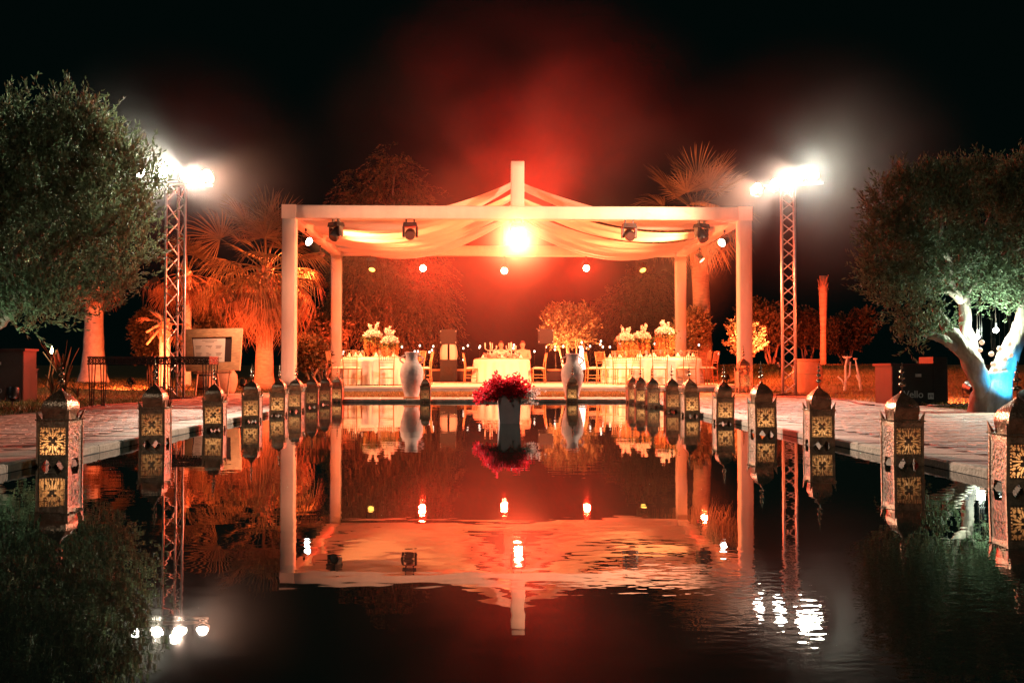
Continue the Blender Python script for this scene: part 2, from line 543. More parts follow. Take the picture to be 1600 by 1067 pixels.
def deck(name, x0, x1, side):
    mb = MB()
    mb.box(((x0 + x1) / 2, (PN + DE) / 2, ZG - .056), (x1 - x0, DE - PN, .10))
    d = tag(mb.build(name, M['mortar']), kind='structure')
    xc = (x1 + .005 + CW / 2 - .06) if side < 0 else (x0 - .005 - CW / 2 + .06)
    n = int((PF + .42 - PN) / .5)
    for k in range(n):
        o = link_mesh('coping_stone', coping_mesh, None, d, (xc, PN + .25 + k * .5, ZG + rnd.uniform(-.002, .002)))
    cells = []
    nx = int((x1 - x0) / PVL); ny = int((DE - PN) / PVW)
    for j in range(ny):
        for i in range(-1, nx + 1):
            xx = x0 + (i + .5 + (.5 if j % 2 else 0)) * PVL
            if xx - PVL / 2 < x0 - .001 or xx + PVL / 2 > x1 + .001: continue
            yy = PN + (j + .5) * PVW
            px = 752 + F * xx / yy
            cells.append((yy if -20 < px < 1620 else yy + 100, xx, yy))
    cells.sort()
    far = MB()
    for k, (q, xx, yy) in enumerate(cells):
        z = ZG + rnd.uniform(-.0025, .0025)
        if k < 300:
            link_mesh('paver', paver_mesh, None, d, (xx, yy, z), (rnd.uniform(-.006, .006), rnd.uniform(-.006, .006), rnd.uniform(-.012, .012)))
        else:
            a, b = (PVL - .008) / 2, (PVW - .008) / 2
            t = rnd.uniform(-.003, .003)
            far.add([(xx - a, yy - b, z - .02), (xx + a, yy - b, z - .02), (xx + a, yy + b, z - .02), (xx - a, yy + b, z - .02),
                     (xx - a, yy - b, z - t), (xx + a, yy - b, z + t), (xx + a, yy + b, z + t), (xx - a, yy + b, z - t)],
                    [(0, 1, 5, 4), (1, 2, 6, 5), (2, 3, 7, 6), (3, 0, 4, 7), (4, 5, 6, 7)])
    tag(far.build('distant_pavers', M['paver_far'], d), kind='stuff')
deck('pavement_table_side', DL, PL - CW + .06, -1)
deck('pavement_pot_side', PR + CW - .06, DR, 1)

# far end: coping between pool and lawn strip
mb = MB(); mb.box(((PL + PR) / 2, PF + .62, ZG - .075), (PR - PL + .9, 1.24, .04))
fe = tag(mb.build('pavement_far_end', M['mortar']), kind='structure')
for k in range(12):
    for q in range(3):
        x = PL + .245 + k * .495
        link_mesh('coping_stone', cross_mesh, None, fe, (x, PF + CW / 2 - .05 + q * (CW + .005), ZG + rnd.uniform(-.002, .002)))

# grass blades
def blades(name, mat, boxes, n, hmin, hmax, seed):
    g = np.random.default_rng(seed)
    areas = np.array([(b[1] - b[0]) * (b[3] - b[2]) for b in boxes])
    which = g.choice(len(boxes), n, p=areas / areas.sum())
    B = np.array(boxes)[which]
    x = B[:, 0] + g.random(n) * (B[:, 1] - B[:, 0]); y = B[:, 2] + g.random(n) * (B[:, 3] - B[:, 2])
    z = np.array([.03 + bank(a_, b_) for a_, b_ in zip(x, y)])
    h = hmin + g.random(n) * (hmax - hmin)
    a = g.random(n) * 2 * np.pi
    w = .004 + g.random(n) * .006
    lean = g.normal(0, .45, (n, 2)) * h[:, None]
    base = np.stack([x, y, z], 1)
    side = np.stack([np.cos(a), np.sin(a), 0 * a], 1) * w[:, None]
    tip = base + np.concatenate([lean, h[:, None]], 1)
    mid = base + np.concatenate([lean * .4, h[:, None] * .6], 1)
    V = np.stack([base - side, base + side, mid + side * .7, tip], 1).reshape(-1, 3)
    Q = np.arange(n * 4).reshape(-1, 4)
    me = np_mesh(name, V, Q); me.materials.append(mat)
    return link_mesh(name, me, mat)
tag(blades('grass', M['grass'], [(PL - .3, PR + .3, PF + 1.24, SF - .05), (PL - 3, PL - .3, DE, SF - .05), (PR + .3, 7.5, DE, SF - .05)], 26000, .03, .09, 3),
    'dry short grass strip between pool coping and stage', 'grass', kind='stuff')
tag(blades('grass', M['grass'], [(DL - 14, DL - .05, 18, 44), (-9, -5.2, 24, 44)], 30000, .03, .10, 4),
    'dry lawn around the palms beside the iron tables', 'grass', kind='stuff')
tag(blades('grass', M['grass'], [(DR + .05, 16, 15.5, 44), (7.3, 12, 30, 44)], 30000, .03, .10, 5),
    'dry lawn around the terracotta pot and bare saplings', 'grass', kind='stuff')
tag(blades('grass', M['grass_green'], [(DL - 5, DL - .02, 8, 18.5), (DR + .02, DR + 5, 8, 16)], 26000, .03, .10, 6),
    'green grass fringe under both olive trees', 'grass', kind='stuff')

# stage platform
st = empty('stage_platform', (xat(800, SF), SF, 0), 0, 'low white carpeted stage under the draped pergola', 'stage')
sx0, sx1 = xat(428, SF) - st.location.x, xat(1200, SF) - st.location.x
mb = MB(); mb.box(((sx0 + sx1) / 2, (SB - SF) / 2, ZS - .02), (sx1 - sx0, SB - SF, .04)); mb.build('carpet', M['carpet'], st)
nb = 8
for k in range(nb):
    w = (sx1 - sx0) / nb
    mb = MB(); mb.box((sx0 + (k + .5) * w, .035, (ZS - .04 + .03) / 2), (w - .008, .05, ZS - .04 - .03)); mb.build('riser_panel', M['riser'], st)
mb = MB(); mb.box(((sx0 + sx1) / 2, (SB - SF) / 2 + .05, .08), (sx1 - sx0 - .1, SB - SF - .15, .12)); mb.build('underframe', M['black'], st)

# ================================================================== PERGOLA
PY0, PY1 = 24.95, 33.0
TB = 0.335
xl, xr = xat(441, PY0), xat(1174, PY0)
pc = (xl + xr) / 2
pg = empty('pergola', (pc, PY0, ZS), 0, 'white fabric wrapped truss pergola with draped canopy over the stage', 'pergola')
HW = (xr - xl) / 2
ztop = at(800, 323.5, PY0).z - ZS
def wrap(L, name, axis, loc):
    """a truss wrapped in cloth: box with sagging, creased faces and rounded edges"""
    mb = MB()
    n = max(6, int(L / .25))
    ph = rnd.random() * 6
    ring = []
    rr = .03
    h = TB / 2
    prof = [(-h + rr, -h), (h - rr, -h), (h, -h + rr), (h, h - rr), (h - rr, h), (-h + rr, h), (-h, h - rr), (-h, -h + rr)]
    mid = [((prof[i][0] + prof[(i + 1) % 8][0]) / 2, (prof[i][1] + prof[(i + 1) % 8][1]) / 2) for i in range(8)]
    P = []
    for i in range(8): P += [prof[i], mid[i]]
    vs, fs = [], []
    for k in range(n + 1):
        t = k / n
        for i, (a, b) in enumerate(P):
            s = 1 - (0.012 + .006 * math.sin(k * 1.9 + ph)) / h * (1 if i % 4 == 1 else 0)
            x = -L / 2 + L * t
            vs.append((x, a * s, b * s))
    m = len(P)
    for k in range(n):
        for i in range(m):
            fs.append((k * m + i, (k + 1) * m + i, (k + 1) * m + (i + 1) % m, k * m + (i + 1) % m))
    fs.append(tuple(range(m))); fs.append(tuple(n * m + i for i in reversed(range(m))))
    if axis == 'Y': vs = [(-b, a, c) for a, b, c in vs]
    if axis == 'Z': vs = [(c, b, a) for a, b, c in vs]
    mb.add(vs, fs)
    return mb.build(name, M['fabric'], pg, True, loc=loc)
DP = PY1 - PY0
hz = ztop - TB / 2
for sx in (-1, 1):
    for y in (0, DP):
        wrap(ztop - TB, 'post', 'Z', (sx * (HW - TB / 2), y, (ztop - TB) / 2))
        mb = MB(); mb.box((sx * (HW - TB / 2), y, .012), (.6, .6, .02)); mb.build('base_plate', M['black'], pg)
        # corner block, wrapped with a folded cloth end
        mb = MB(); mb.box((sx * (HW - TB / 2), y, ztop - TB / 2), (TB + .015, TB + .015, TB + .015)); mb.build('corner_wrap', M['fabric'], pg)
    wrap(DP - TB, 'beam', 'Y', (sx * (HW - TB / 2), DP / 2, hz))
for y in (0, DP):
    wrap(2 * HW - 2 * TB, 'beam', 'X', (0, y, hz))
def ridge_line(a, b):
    mb = MB(); mb.tube([a, b], .006, 5, False); mb.build('truss_ridge', M['fabric'], pg, True)
nz = 22
for k in range(nz):
    x0 = -HW + TB + (2 * HW - 2 * TB) * k / nz; x1 = -HW + TB + (2 * HW - 2 * TB) * (k + 1) / nz
    za, zb_ = hz - TB / 2 + .04, hz + TB / 2 - .04
    if k % 2: za, zb_ = zb_, za
    ridge_line((x0, -TB / 2 + .012, za), (x1, -TB / 2 + .012, zb_))
mastx = at(808.5, 300, PY0).x - pc
zmast = at(808, 254, PY0).z - ZS
for y in (0, DP):
    wrap(zmast - ztop, 'king_post', 'Z', (mastx, y, (zmast + ztop) / 2))
mb = MB(); mb.tube([(mastx, .18, zmast - .30), (mastx, DP - .18, zmast - .30)], .03, 8); mb.build('ridge_cable', M['alu'], pg)
# swags of cloth from each side beam up to the ridge
def swag(side, y0, y1, sag, k):
    zs, zr = ztop - .18, zmast - .34
    xs = side * (HW - TB - .02)
    ph = rnd.random() * 6
    def fn(u, v):
        x = mastx + (xs - mastx) * (1 - u)
        z = zs + (zr - zs) * u - 4 * sag * u * (1 - u)
        bulge = (1 - (2 * v - 1) ** 2)
        z -= bulge * (0.16 + .10 * math.sin(u * 3.1)) * (4 * u * (1 - u) * .8 + .2)
        fold = math.sin(v * 15 + ph + 1.3 * math.sin(u * 2.4 + k)) * .045 * (1 - .3 * u) + math.sin(v * 31 + u * 5 + ph) * .016
        z += fold
        pinch = 1 - .35 * math.exp(-((u - 1) / .18) ** 2) - .15 * math.exp(-(u / .15) ** 2)
        y = (y0 + y1) / 2 + (v - .5) * (y1 - y0) * pinch + .05 * math.sin(u * 4 + ph)
        return (x, y, z)
    mb = MB(); mb.sheet(fn, 36, 40)
    return mb.build('canopy_drape', M['drape'], pg, True)
def drape_mat():
    m, nt, b = new_mat('canopy_cloth')
    b.inputs['Base Color'].default_value = (0.80, 0.75, 0.68, 1)
    b.inputs['Roughness'].default_value = 0.9
    tr = nt.nodes.new('ShaderNodeBsdfTranslucent'); tr.inputs['Color'].default_value = (0.70, 0.64, 0.55, 1)
    mx = nt.nodes.new('ShaderNodeMixShader'); mx.inputs[0].default_value = 0.35
    tc = nt.nodes.new('ShaderNodeTexCoord'); no = nt.nodes.new('ShaderNodeTexNoise')
    mp = nt.nodes.new('ShaderNodeMapping'); mp.inputs['Scale'].default_value = (.5, 5, 1)
    no.inputs['Scale'].default_value = 3
    bp = nt.nodes.new('ShaderNodeBump'); bp.inputs['Strength'].default_value = .5; bp.inputs['Distance'].default_value = .05
    nt.links.new(tc.outputs['Object'], mp.inputs[0]); nt.links.new(mp.outputs[0], no.inputs['Vector'])
    nt.links.new(no.outputs['Fac'], bp.inputs['Height']); nt.links.new(bp.outputs[0], b.inputs['Normal'])
    nt.links.new(b.outputs[0], mx.inputs[1]); nt.links.new(tr.outputs[0], mx.inputs[2])
    nt.links.new(mx.outputs[0], nt.nodes['Material Output'].inputs['Surface'])
    return m
M['drape'] = drape_mat()
for side in (-1, 1):
    for k, (a, b) in enumerate(((.30, 1.55), (2.35, 3.65), (4.40, 5.70), (6.35, 7.70))):
        swag(side, a, b, .46 + rnd.uniform(-.08, .10), k)

# ================================================================== LANTERNS
LA = 0.104          # half width of a lantern
def filigree(u, v):
    """True where the sheet metal stays; u, v in 0..1"""
    x, y = abs(2 * u - 1), abs(2 * v - 1)
    if max(x, y) > .93: return True
    if x < y: x, y = y, x
    r = math.hypot(x, y)
    if r < .10: return True
    if y < .045 and .16 < x < .80: return False
    def ell(cx, cyy, a, b, ang):
        dx, dy = x - cx, y - cyy
        c, s = math.cos(ang), math.sin(ang)
        return ((dx * c + dy * s) / a) ** 2 + ((-dx * s + dy * c) / b) ** 2 < 1
    if ell(.54, .20, .23, .062, .32): return False
    if ell(.70, .42, .13, .075, .75): return False
    if ell(.40, .30, .13, .05, .70): return False
    if ell(.70, .70, .11, .10, .78): return False
    if x > .80 and x < .90 and (abs((y * 5.5) % 1 - .5) < .24): return False
    return True

def lantern_proto():
    root = empty('lantern', (0, 0, 0))
    a = LA
    z0, z1, z2 = .070, .262, .300
    # corner uprights that run down into feet
    for sx in (-1, 1):
        for sy in (-1, 1):
            mb = MB(); mb.box((sx * (a - .006), sy * (a - .006), (z2 - .03) / 2), (.016, .016, z2 + .03)); mb.build('corner_post', M['brass'], root)
    def pane(name, mat, th, nx, keep, za, zb, off=0.0, relief=None):
        mb = MB()
        c, s = math.cos(th), math.sin(th)
        def fn(u, v):
            x = (2 * u - 1) * (a - .012); y = -(a - .004 + off)
            if relief: y -= relief(u, v)
            return (c * x - s * y, s * x + c * y, za + (zb - za) * v)
        mb.sheet(fn, nx, nx, keep)
        return mb.build(name, mat, root)
    for th in (0, math.pi):
        pane('filigree_panel', M['brass'], th, 44, filigree, z0, z1)
        pane('added_glow_liner', M['glow_liner'], th, 2, None, z0, z1, -.010)  # added backing that spreads the candle glow behind the holes
    for th in (math.pi / 2, -math.pi / 2):
        def rel(u, v):
            r = math.hypot(u - .5, v - .5)
            return .0022 * math.cos(r * 42) * (1 if r < .42 else 0) * (.5 + .5 * math.cos(8 * math.atan2(v - .5, u - .5)))
        pane('embossed_panel', M['copper'], th, 26, lambda u, v: not (abs(math.hypot(u - .5, v - .5) - .30) < .03 and math.cos(8 * math.atan2(v - .5, u - .5)) > .8), z0, z1, .001, rel)
    # lower apron with a half-hexagon arch
    for k, th in enumerate((0, math.pi, math.pi / 2, -math.pi / 2)):
        def arch(u, v, tooth=(k < 2)):
            x = abs(2 * u - 1)
            if tooth:
                t = .25 + .55 * (1 - abs(x - .42) / .42)
                if x > .84: return True
                return v > t
            return not (x < .60 - .0 and v < .80 and x < .72 - .35 * v)
        pane('arched_apron', M['brass'] if k < 2 else M['copper'], th, 22, arch, -.03, z0, .0008)
    # band between panel and roof, eaves rim with beads
    for th in range(4):
        m = Matrix.Rotation(th * math.pi / 2, 3, 'Z')
        mb = MB(); mb.box(m @ Vector((0, -a + .003, (z1 + z2) / 2)), (2 * a - .02, .004, z2 - z1), m); mb.build('upper_band', M['brass'], root)
    mb = MB(); mb.box((0, 0, z2 + .004), (2 * a + .016, 2 * a + .016, .008))
    rim = mb.build('eaves_rim', M['brass'], root)
    mb = MB()
    for th in range(4):
        m = Matrix.Rotation(th * math.pi / 2, 3, 'Z')
        for k in range(9):
            mb.ball(m @ Vector((-a + k * a / 4, -a - .009, z2 + .004)), .0055, 6, 4)
    tag(mb.build('bead_row', M['brass'], rim), kind='stuff')
    # crown triangles at the corners
    for sx in (-1, 1):
        for sy in (-1, 1):
            x, y = sx * (a + .002), sy * (a + .002)
            zz = z2 + .008
            mb = MB()
            mb.add([(x, y, zz), (x - sx * .035, y, zz), (x, y - sy * .035, zz), (x + sx * .006, y + sy * .006, zz + .068)], [(0, 1, 3), (0, 3, 2), (1, 2, 3)])
            mb.build('corner_crown', M['brass'], root)
    # square ogee dome, pierced with small holes
    prof = [(.080, .306), (.081, .340), (.086, .368), (.085, .394), (.075, .424), (.054, .452), (.031, .474), (.014, .490), (.005, .506)]
    def pr(t):
        t *= len(prof) - 1
        i = min(int(t), len(prof) - 2); q = t - i
        return prof[i][0] * (1 - q) + prof[i + 1][0] * q, prof[i][1] * (1 - q) + prof[i + 1][1] * q
    for th in range(4):
        m = Matrix.Rotation(th * math.pi / 2, 3, 'Z')
        def fn(u, v):
            r, z = pr(v)
            x = (2 * u - 1)
            return m @ Vector((x * r, -r * (1 + .06 * (1 - x * x)), z))
        def keep(u, v):
            if v < .36 or v > .85: return True
            return not ((u * 9) % 1 < .42 and ((v * 13 + .5 * (int(u * 9) % 2)) % 1) < .5)
        mb = MB(); mb.sheet(fn, 27, 26, keep)
        mb.build('dome_panel', M['dome'], root, True)
    # finial of beads
    mb = MB(); mb.tube([(0, 0, .495), (0, 0, .700)], .004, 6)
    fin = mb.build('finial', M['polished'], root)
    for r, z in ((.023, .550), (.020, .597), (.015, .637), (.009, .668)):
        mb = MB(); mb.ball((0, 0, z), r, 12, 8, .72); mb.build('bead', M['polished'], fin, True)
    # candle
    mb = MB(); mb.lathe([(.026, .075), (.028, .08), (.028, .165), (.022, .17), (.004, .172)], 12)
    cnd = mb.build('candle', M['wax'], root, True)
    mb = MB(); mb.box((0, 0, .071), (2 * a - .02, 2 * a - .02, .004)); mb.build('floor_tray', M['brass'], root)
    return root

proto = lantern_proto()
LROW = [(83, 729.6), (236.6, 695), (332, 673.4), (391, 659.4), (433, 650), (461, 643.4), (486, 637.0), (507, 632.6), (526.5, 628.8)]
RROW = [(1612, 769.4), (1422, 727.4), (1299.5, 697), (1196, 679.6), (1133, 662.8), (1088, 650.6), (1057, 644), (1029.6, 637), (1010, 633), (990, 630)]
ORD = ['nearest the camera', 'second from the camera', 'third from the camera', 'fourth from the camera', 'fifth from the camera', 'sixth from the camera',
       'seventh from the camera', 'eighth from the camera', 'ninth from the camera', 'farthest from the camera']
first = True
def put_lantern(loc, rz, label, group, s=1.0):
    global first
    o = proto if first else copy_tree(proto)
    first = False
    o.location = loc; o.rotation_euler = (rnd.uniform(-.016, .016), rnd.uniform(-.028, .028), rz + rnd.uniform(-.05, .05))
    s *= rnd.uniform(.975, 1.025); o.scale = (s, s, s)
    return tag(o, label, 'lantern', group)
for k, (px, py) in enumerate(LROW):
    p = on(px, py, 0)
    x = max(PL + LA + .02, min(p.x, PL + .35))
    w = ORD[k] if k < 8 else 'farthest from the camera'
    put_lantern((x, p.y + LA, 0), rnd.uniform(-.07, .07), 'pierced brass lantern, %s in the poolside row beside the iron tables' % w, 'lanterns along the pool by the iron tables')
for k, (px, py) in enumerate(RROW):
    p = on(px, py, 0)
    x = min(PR - LA - .02, max(p.x, PR - .35))
    put_lantern((x, p.y + LA, 0), rnd.uniform(-.07, .07), 'pierced brass lantern, %s in the poolside row beside the terracotta pot' % ORD[k], 'lanterns along the pool by the terracotta pot')
p = on(665.5, 628.2, 0); put_lantern((p.x, PF - .16, 0), .02, 'pierced brass lantern at the far pool end, beside the urn with one handle showing', 'lanterns at the far pool end', .93)
p = on(893, 628.2, 0); put_lantern((p.x, PF - .16, 0), -.03, 'pierced brass lantern at the far pool end, in front of the two-handled urn', 'lanterns at the far pool end', .98)
p = on(1162, 614, ZG); put_lantern((p.x, p.y, ZG + .045), .04, 'large brass lantern standing alone on the paving before the pergola post', 'lantern', 1.55)

# ================================================================== URNS, POTS, PLANTER
def urn(px, py, sc, handles, label):
    p = on(px, py, ZG)
    r = empty('urn', (p.x, PF + .26 if py > 620 else p.y, ZG), 0, label, 'urn', 'tall limewashed urns at the pool end')
    prof = [(.15, 0), (.155, .03), (.14, .06), (.17, .16), (.215, .34), (.235, .48), (.225, .58), (.185, .68), (.135, .735), (.125, .78), (.12, .86), (.135, .90), (.145, .92), (.13, .925), (.10, .90), (.095, .80)]
    mb = MB(); mb.lathe([(a * sc, b * sc) for a, b in prof], 28); mb.build('body', M['urn'], r, True)
    mb = MB(); mb.lathe([(.165 * sc, -.002), (.168 * sc, .02), (.155 * sc, .045)], 28); mb.build('foot_ring', M['terracotta'], r, True)
    for s in handles:
        pts = [(s * (.12 + .10 * math.sin(t) + .03 * t / 3.14) * sc, 0, (.87 - .17 * t / 3.14) * sc) for t in np.linspace(0, 3.14, 9)]
        mb = MB(); mb.tube(pts, .016 * sc, 8); mb.build('handle', M['urn'], r, True)
    return r
urn(640, 624, .98, (-1, 1), 'limewashed clay urn at the pool end nearest the round table with two tall bouquets')
urn(893, 622, .95, (-1, 1), 'limewashed clay urn with two handles behind a lantern before the small orange tree')

def leaves_obj(name, mat, parent, P, D, L, W, seed=0, loc=None):
    g = np.random.default_rng(seed)
    n = len(P)
    D = unit(D)
    q = unit(np.cross(D, g.normal(size=(n, 3))))
    L = np.broadcast_to(np.asarray(L, float), (n,))[:, None]; W = np.broadcast_to(np.asarray(W, float), (n,))[:, None]
    nn = np.cross(D, q)
    tip = P + D * L
    mid = P + D * L * .5
    V = np.stack([P, mid + q * W + nn * W * .4, tip, mid - q * W + nn * W * .4], 1).reshape(-1, 3)
    me = np_mesh(name, V, np.arange(n * 4).reshape(-1, 4))
    me.materials.append(mat)
    return tag(link_mesh(name, me, mat, parent, loc), kind=None if name == 'crown' else 'stuff')

# flower planter standing in the pool
p = on(796, 662, 0)
fp = empty('flower_planter', (p.x, p.y + .14, 0), .04, 'square planter of red bougainvillea standing in the middle of the pool', 'planter')
mb = MB()
a, b, h = .115, .135, .335
mb.add([(-a, -a, -.05), (a, -a, -.05), (a, a, -.05), (-a, a, -.05), (-b, -b, h), (b, -b, h), (b, b, h), (-b, b, h),
        (-b + .02, -b + .02, h), (b - .02, -b + .02, h), (b - .02, b - .02, h), (-b + .02, b - .02, h),
        (-b + .02, -b + .02, h - .05), (b - .02, -b + .02, h - .05), (b - .02, b - .02, h - .05), (-b + .02, b - .02, h - .05)],
       [(3, 2, 1, 0), (0, 1, 5, 4), (1, 2, 6, 5), (2, 3, 7, 6), (3, 0, 4, 7), (4, 5, 9, 8), (5, 6, 10, 9), (6, 7, 11, 10), (7, 4, 8, 11),
        (8, 9, 13, 12), (9, 10, 14, 13), (10, 11, 15, 14), (11, 8, 12, 15), (12, 13, 14, 15)])
mb.build('pot', M['planter'], fp)
g = np.random.default_rng(21)
mb = MB(); FP, FD, WP, WD, GP, GD = [], [], [], [], [], []
for k in range(130):
    th = g.random() * 6.283
    el = math.asin(g.random() * .98)
    ln = .15 + .17 * g.random()
    d = np.array([math.cos(th) * math.cos(el) * 1.15, math.sin(th) * math.cos(el), math.sin(el) * .85 + .05])
    if k % 7 == 0:
        d = np.array([-1.0 - .3 * g.random(), g.normal(0, .4), -.15 + .3 * g.random()]); ln = .28 + .06 * g.random()
    if k % 11 == 1:
        d = np.array([1.0, g.normal(0, .4), .1 * g.normal()]); ln = .24 + .05 * g.random()
    o = np.array([0, 0, h - .03])
    mb.tube([o, o + d * ln * .5 + (0, 0, .04), o + d * ln], .003, 4, False)
    white = (d[0] > .75 and d[2] < .35)
    for q in range(22):
        t = .35 + .75 * g.random()
        c = o + d * ln * t + g.normal(0, .026, 3) + np.array([0, 0, .04 * (1 - abs(2 * t - 1))])
        for e in range(3):
            (WP if white else FP).append(c + g.normal(0, .004, 3)); (WD if white else FD).append(g.normal(size=3) + d * .6)
    for q in range(4):
        c = o + d * ln * (.2 + .6 * g.random()) + g.normal(0, .02, 3)
        GP.append(c); GD.append(g.normal(size=3) + d)
mb.build('stems', M['stemgreen'], fp)
leaves_obj('blossoms', M['red_petal'], fp, np.array(FP), np.array(FD), .030, .014, 1)
leaves_obj('pale_blossoms', M['white_petal'], fp, np.array(WP), np.array(WD), .020, .009, 2)
leaves_obj('leaves', M['stemgreen'], fp, np.array(GP), np.array(GD), .035, .012, 3)

# terracotta jar by the tower
p = on(1262, 615, ZG)
tj = empty('terracotta_jar', (p.x, p.y, ZG - .02), 0, 'big plain terracotta jar standing beside the box truss light tower', 'jar')
mb = MB(); mb.lathe([(.20, 0), (.24, .08), (.33, .32), (.355, .48), (.33, .64), (.27, .74), (.262, .77), (.29, .79), (.29, .83), (.25, .83), (.235, .77), (.30, .60)], 30); mb.build('body', M['terracotta'], tj, True)
mb = MB(); mb.lathe([(.357, .47), (.362, .48), (.357, .49)], 30, cap=False); mb.build('incised_ring', M['boot'], tj, True)

# ================================================================== LIGHT TOWERS
def flood(name, parent, loc, rot, mat=None):
    """lamp can with yoke and bright lens, lens looks along -Y before rotation"""
    m = Matrix.Rotation(rot[2], 3, 'Z') @ Matrix.Rotation(rot[0], 3, 'X')
    mb = MB()
    can = [(.05, .15), (.10, .12), (.118, 0), (.118, -.03)]
    vs = []
    n = 16
    fs = []
    for r, y in can:
        for k in range(n):
            an = 2 * math.pi * k / n
            vs.append(m @ Vector((r * math.cos(an), y, r * math.sin(an))))
    for i in range(3):
        for k in range(n):
            fs.append((i * n + k, i * n + (k + 1) % n, (i + 1) * n + (k + 1) % n, (i + 1) * n + k))
    fs.append(tuple(range(n)))
    mb.add(vs, fs)
    c = mb.build('lamp_can', M['black'], parent, True, loc=loc)
    mb = MB()
    mb.add([m @ Vector((.112 * math.cos(6.283 * k / n), -.02, .112 * math.sin(6.283 * k / n))) for k in range(n)] + [m @ Vector((0, -.035, 0))], [(k, (k + 1) % n, n) for k in range(n)])
    mb.build('lens', mat or M['lens_white'], c)
    mb = MB()
    mb.tube([(-.135, 0, 0), (-.135, 0, -.12), (0, 0, -.19), (.135, 0, -.12), (.135, 0, 0)], .012, 6)
    mb.build('yoke', M['black'], c)
    return c, m

def truss(root, H, w, sides, z0=0.0):
    ang0 = math.pi / 4 if sides == 4 else math.pi / 2
    rr = w / math.sqrt(2) if sides == 4 else w / math.sqrt(3)
    cs = [(rr * math.cos(ang0 + 2 * math.pi * k / sides), rr * math.sin(ang0 + 2 * math.pi * k / sides)) for k in range(sides)]
    for c in cs:
        mb = MB(); mb.tube([(c[0], c[1], z0), (c[0], c[1], H)], .026, 10); mb.build('chord', M['alu'], root, True)
    for k in range(sides):
        a, b = cs[k], cs[(k + 1) % sides]
        n = int((H - z0) / (w * .95)); dz = (H - z0) / n
        for i in range(n):
            p, q = (a, b) if i % 2 == 0 else (b, a)
            mb = MB(); mb.tube([(p[0], p[1], z0 + i * dz + .02), (q[0], q[1], z0 + (i + 1) * dz - .02)], .0125, 6, False); mb.build('brace', M['alu'], root, True)

# triangular tower among the palms
TLy = on(274, 622, ZG).y
tp = Vector((xat(273.5, TLy), TLy, ZG - .02))
tl = empty('light_tower', tp, R(8), 'triangular aluminium truss tower with four floodlights, among the palms', 'light tower')
TLH = at(273, 290, TLy).z - tp.z
truss(tl, TLH, .36, 3, .04)
mb = MB(); mb.box((0, 0, .02), (.75, .75, .04)); mb.build('base_plate', M['iron'], tl)
zl = at(273, 274, TLy).z - tp.z
mb = MB(); mb.tube([(-.62, 0, zl - .19), (.68, 0, zl - .19)], .025, 8); mb.build('crossbar', M['alu'], tl)
mpx = F / TLy
LL = []
for k, (px, tilt, rz) in enumerate(((222, 0, -.5), (253, 0, 0.05), (287, 0, 0.2), (318, 0, 0.3))):
    lx = (px - 273.5) / mpx
    flood('floodlight', tl, (lx, -.05, zl + (0.03 if k == 1 else 0)), (R(-8), 0, rz - R(8)))
    LL.append(Vector((tp.x + lx, tp.y - .16, tp.z + zl)))
# box truss tower by the jar
TRy = on(1233, 617.5, ZG).y
tp2 = Vector((xat(1233, TRy), TRy, ZG - .02))
tr_ = empty('light_tower', tp2, R(-14), 'square aluminium box truss tower with four floodlights, beside the terracotta jar', 'light tower')
TRH = at(1233, 292, TRy).z - tp2.z
truss(tr_, TRH, .27, 4, .04)
mb = MB(); mb.box((0, 0, .02), (1.0, .8, .04)); mb.build('base_plate', M['iron'], tr_)
zr_ = at(1233, 277, TRy).z - tp2.z
mb = MB(); mb.tube([(-.75, 0, zr_ - .19), (.75, 0, zr_ - .16)], .025, 8); mb.build('crossbar', M['alu'], tr_)
mpx = F / TRy
RL = []
for k, (px, py, rz) in enumerate(((1186, 293, -1.05), (1214, 288, -.45), (1249, 277, -.25), (1271, 275, -.1))):
    lx = (px - 1233) / mpx
    flood('floodlight', tr_, (lx, -.05, at(px, py, TRy).z - tp2.z), (R(-8), 0, rz + R(14)))
    RL.append(Vector((tp2.x + lx, tp2.y - .16, at(px, py, TRy).z)))

WHITE = (1.0, 0.84, 0.64)
PEACH = (1.0, 0.43, 0.24)
CREAM = (1.0, 0.68, 0.50)
for k, l in enumerate(LL):
    tg, pw, cl_, cn = [((-9, 15.5, 4.6), 300, (.95, 1.0, .78), 150), ((.5, 4, .5), 3600, WHITE, 70), ((2.8, 8.2, .35), 11000, CREAM, 46), ((1.5, 26.5, 1.6), 3200, PEACH, 140)][k]
    spot('floodlight_beam', l, tg, pw, cl_, cn, .7, .09)
spot('floodlight_beam', LL[2] + Vector((-.1, .05, .12)), (-9, 16.5, 4.4), 2300, (1.0, 1.0, .78), 120, .7, .09)  # extra spill lamp without a lens, added to brighten the olive crown
for k, l in enumerate(RL):
    tg, pw, cl_, cn = [((-1.5, 26.5, 2.6), 4600, PEACH, 120), ((-.6, 19, .5), 3500, (1, .66, .48), 80), ((-2.7, 8.8, .35), 13000, CREAM, 44), ((5.6, 9, .2), 4200, WHITE, 90)][k]
    spot('floodlight_beam', l, tg, pw, cl_, cn, .7, .09)
spot('floodlight_beam', RL[2] + Vector((.12, 0, .03)), (9, 14, 3.2), 1900, (1.0, 1.0, .78), 150, .7, .09)  # lensless spill added to light the olive tree past the jar

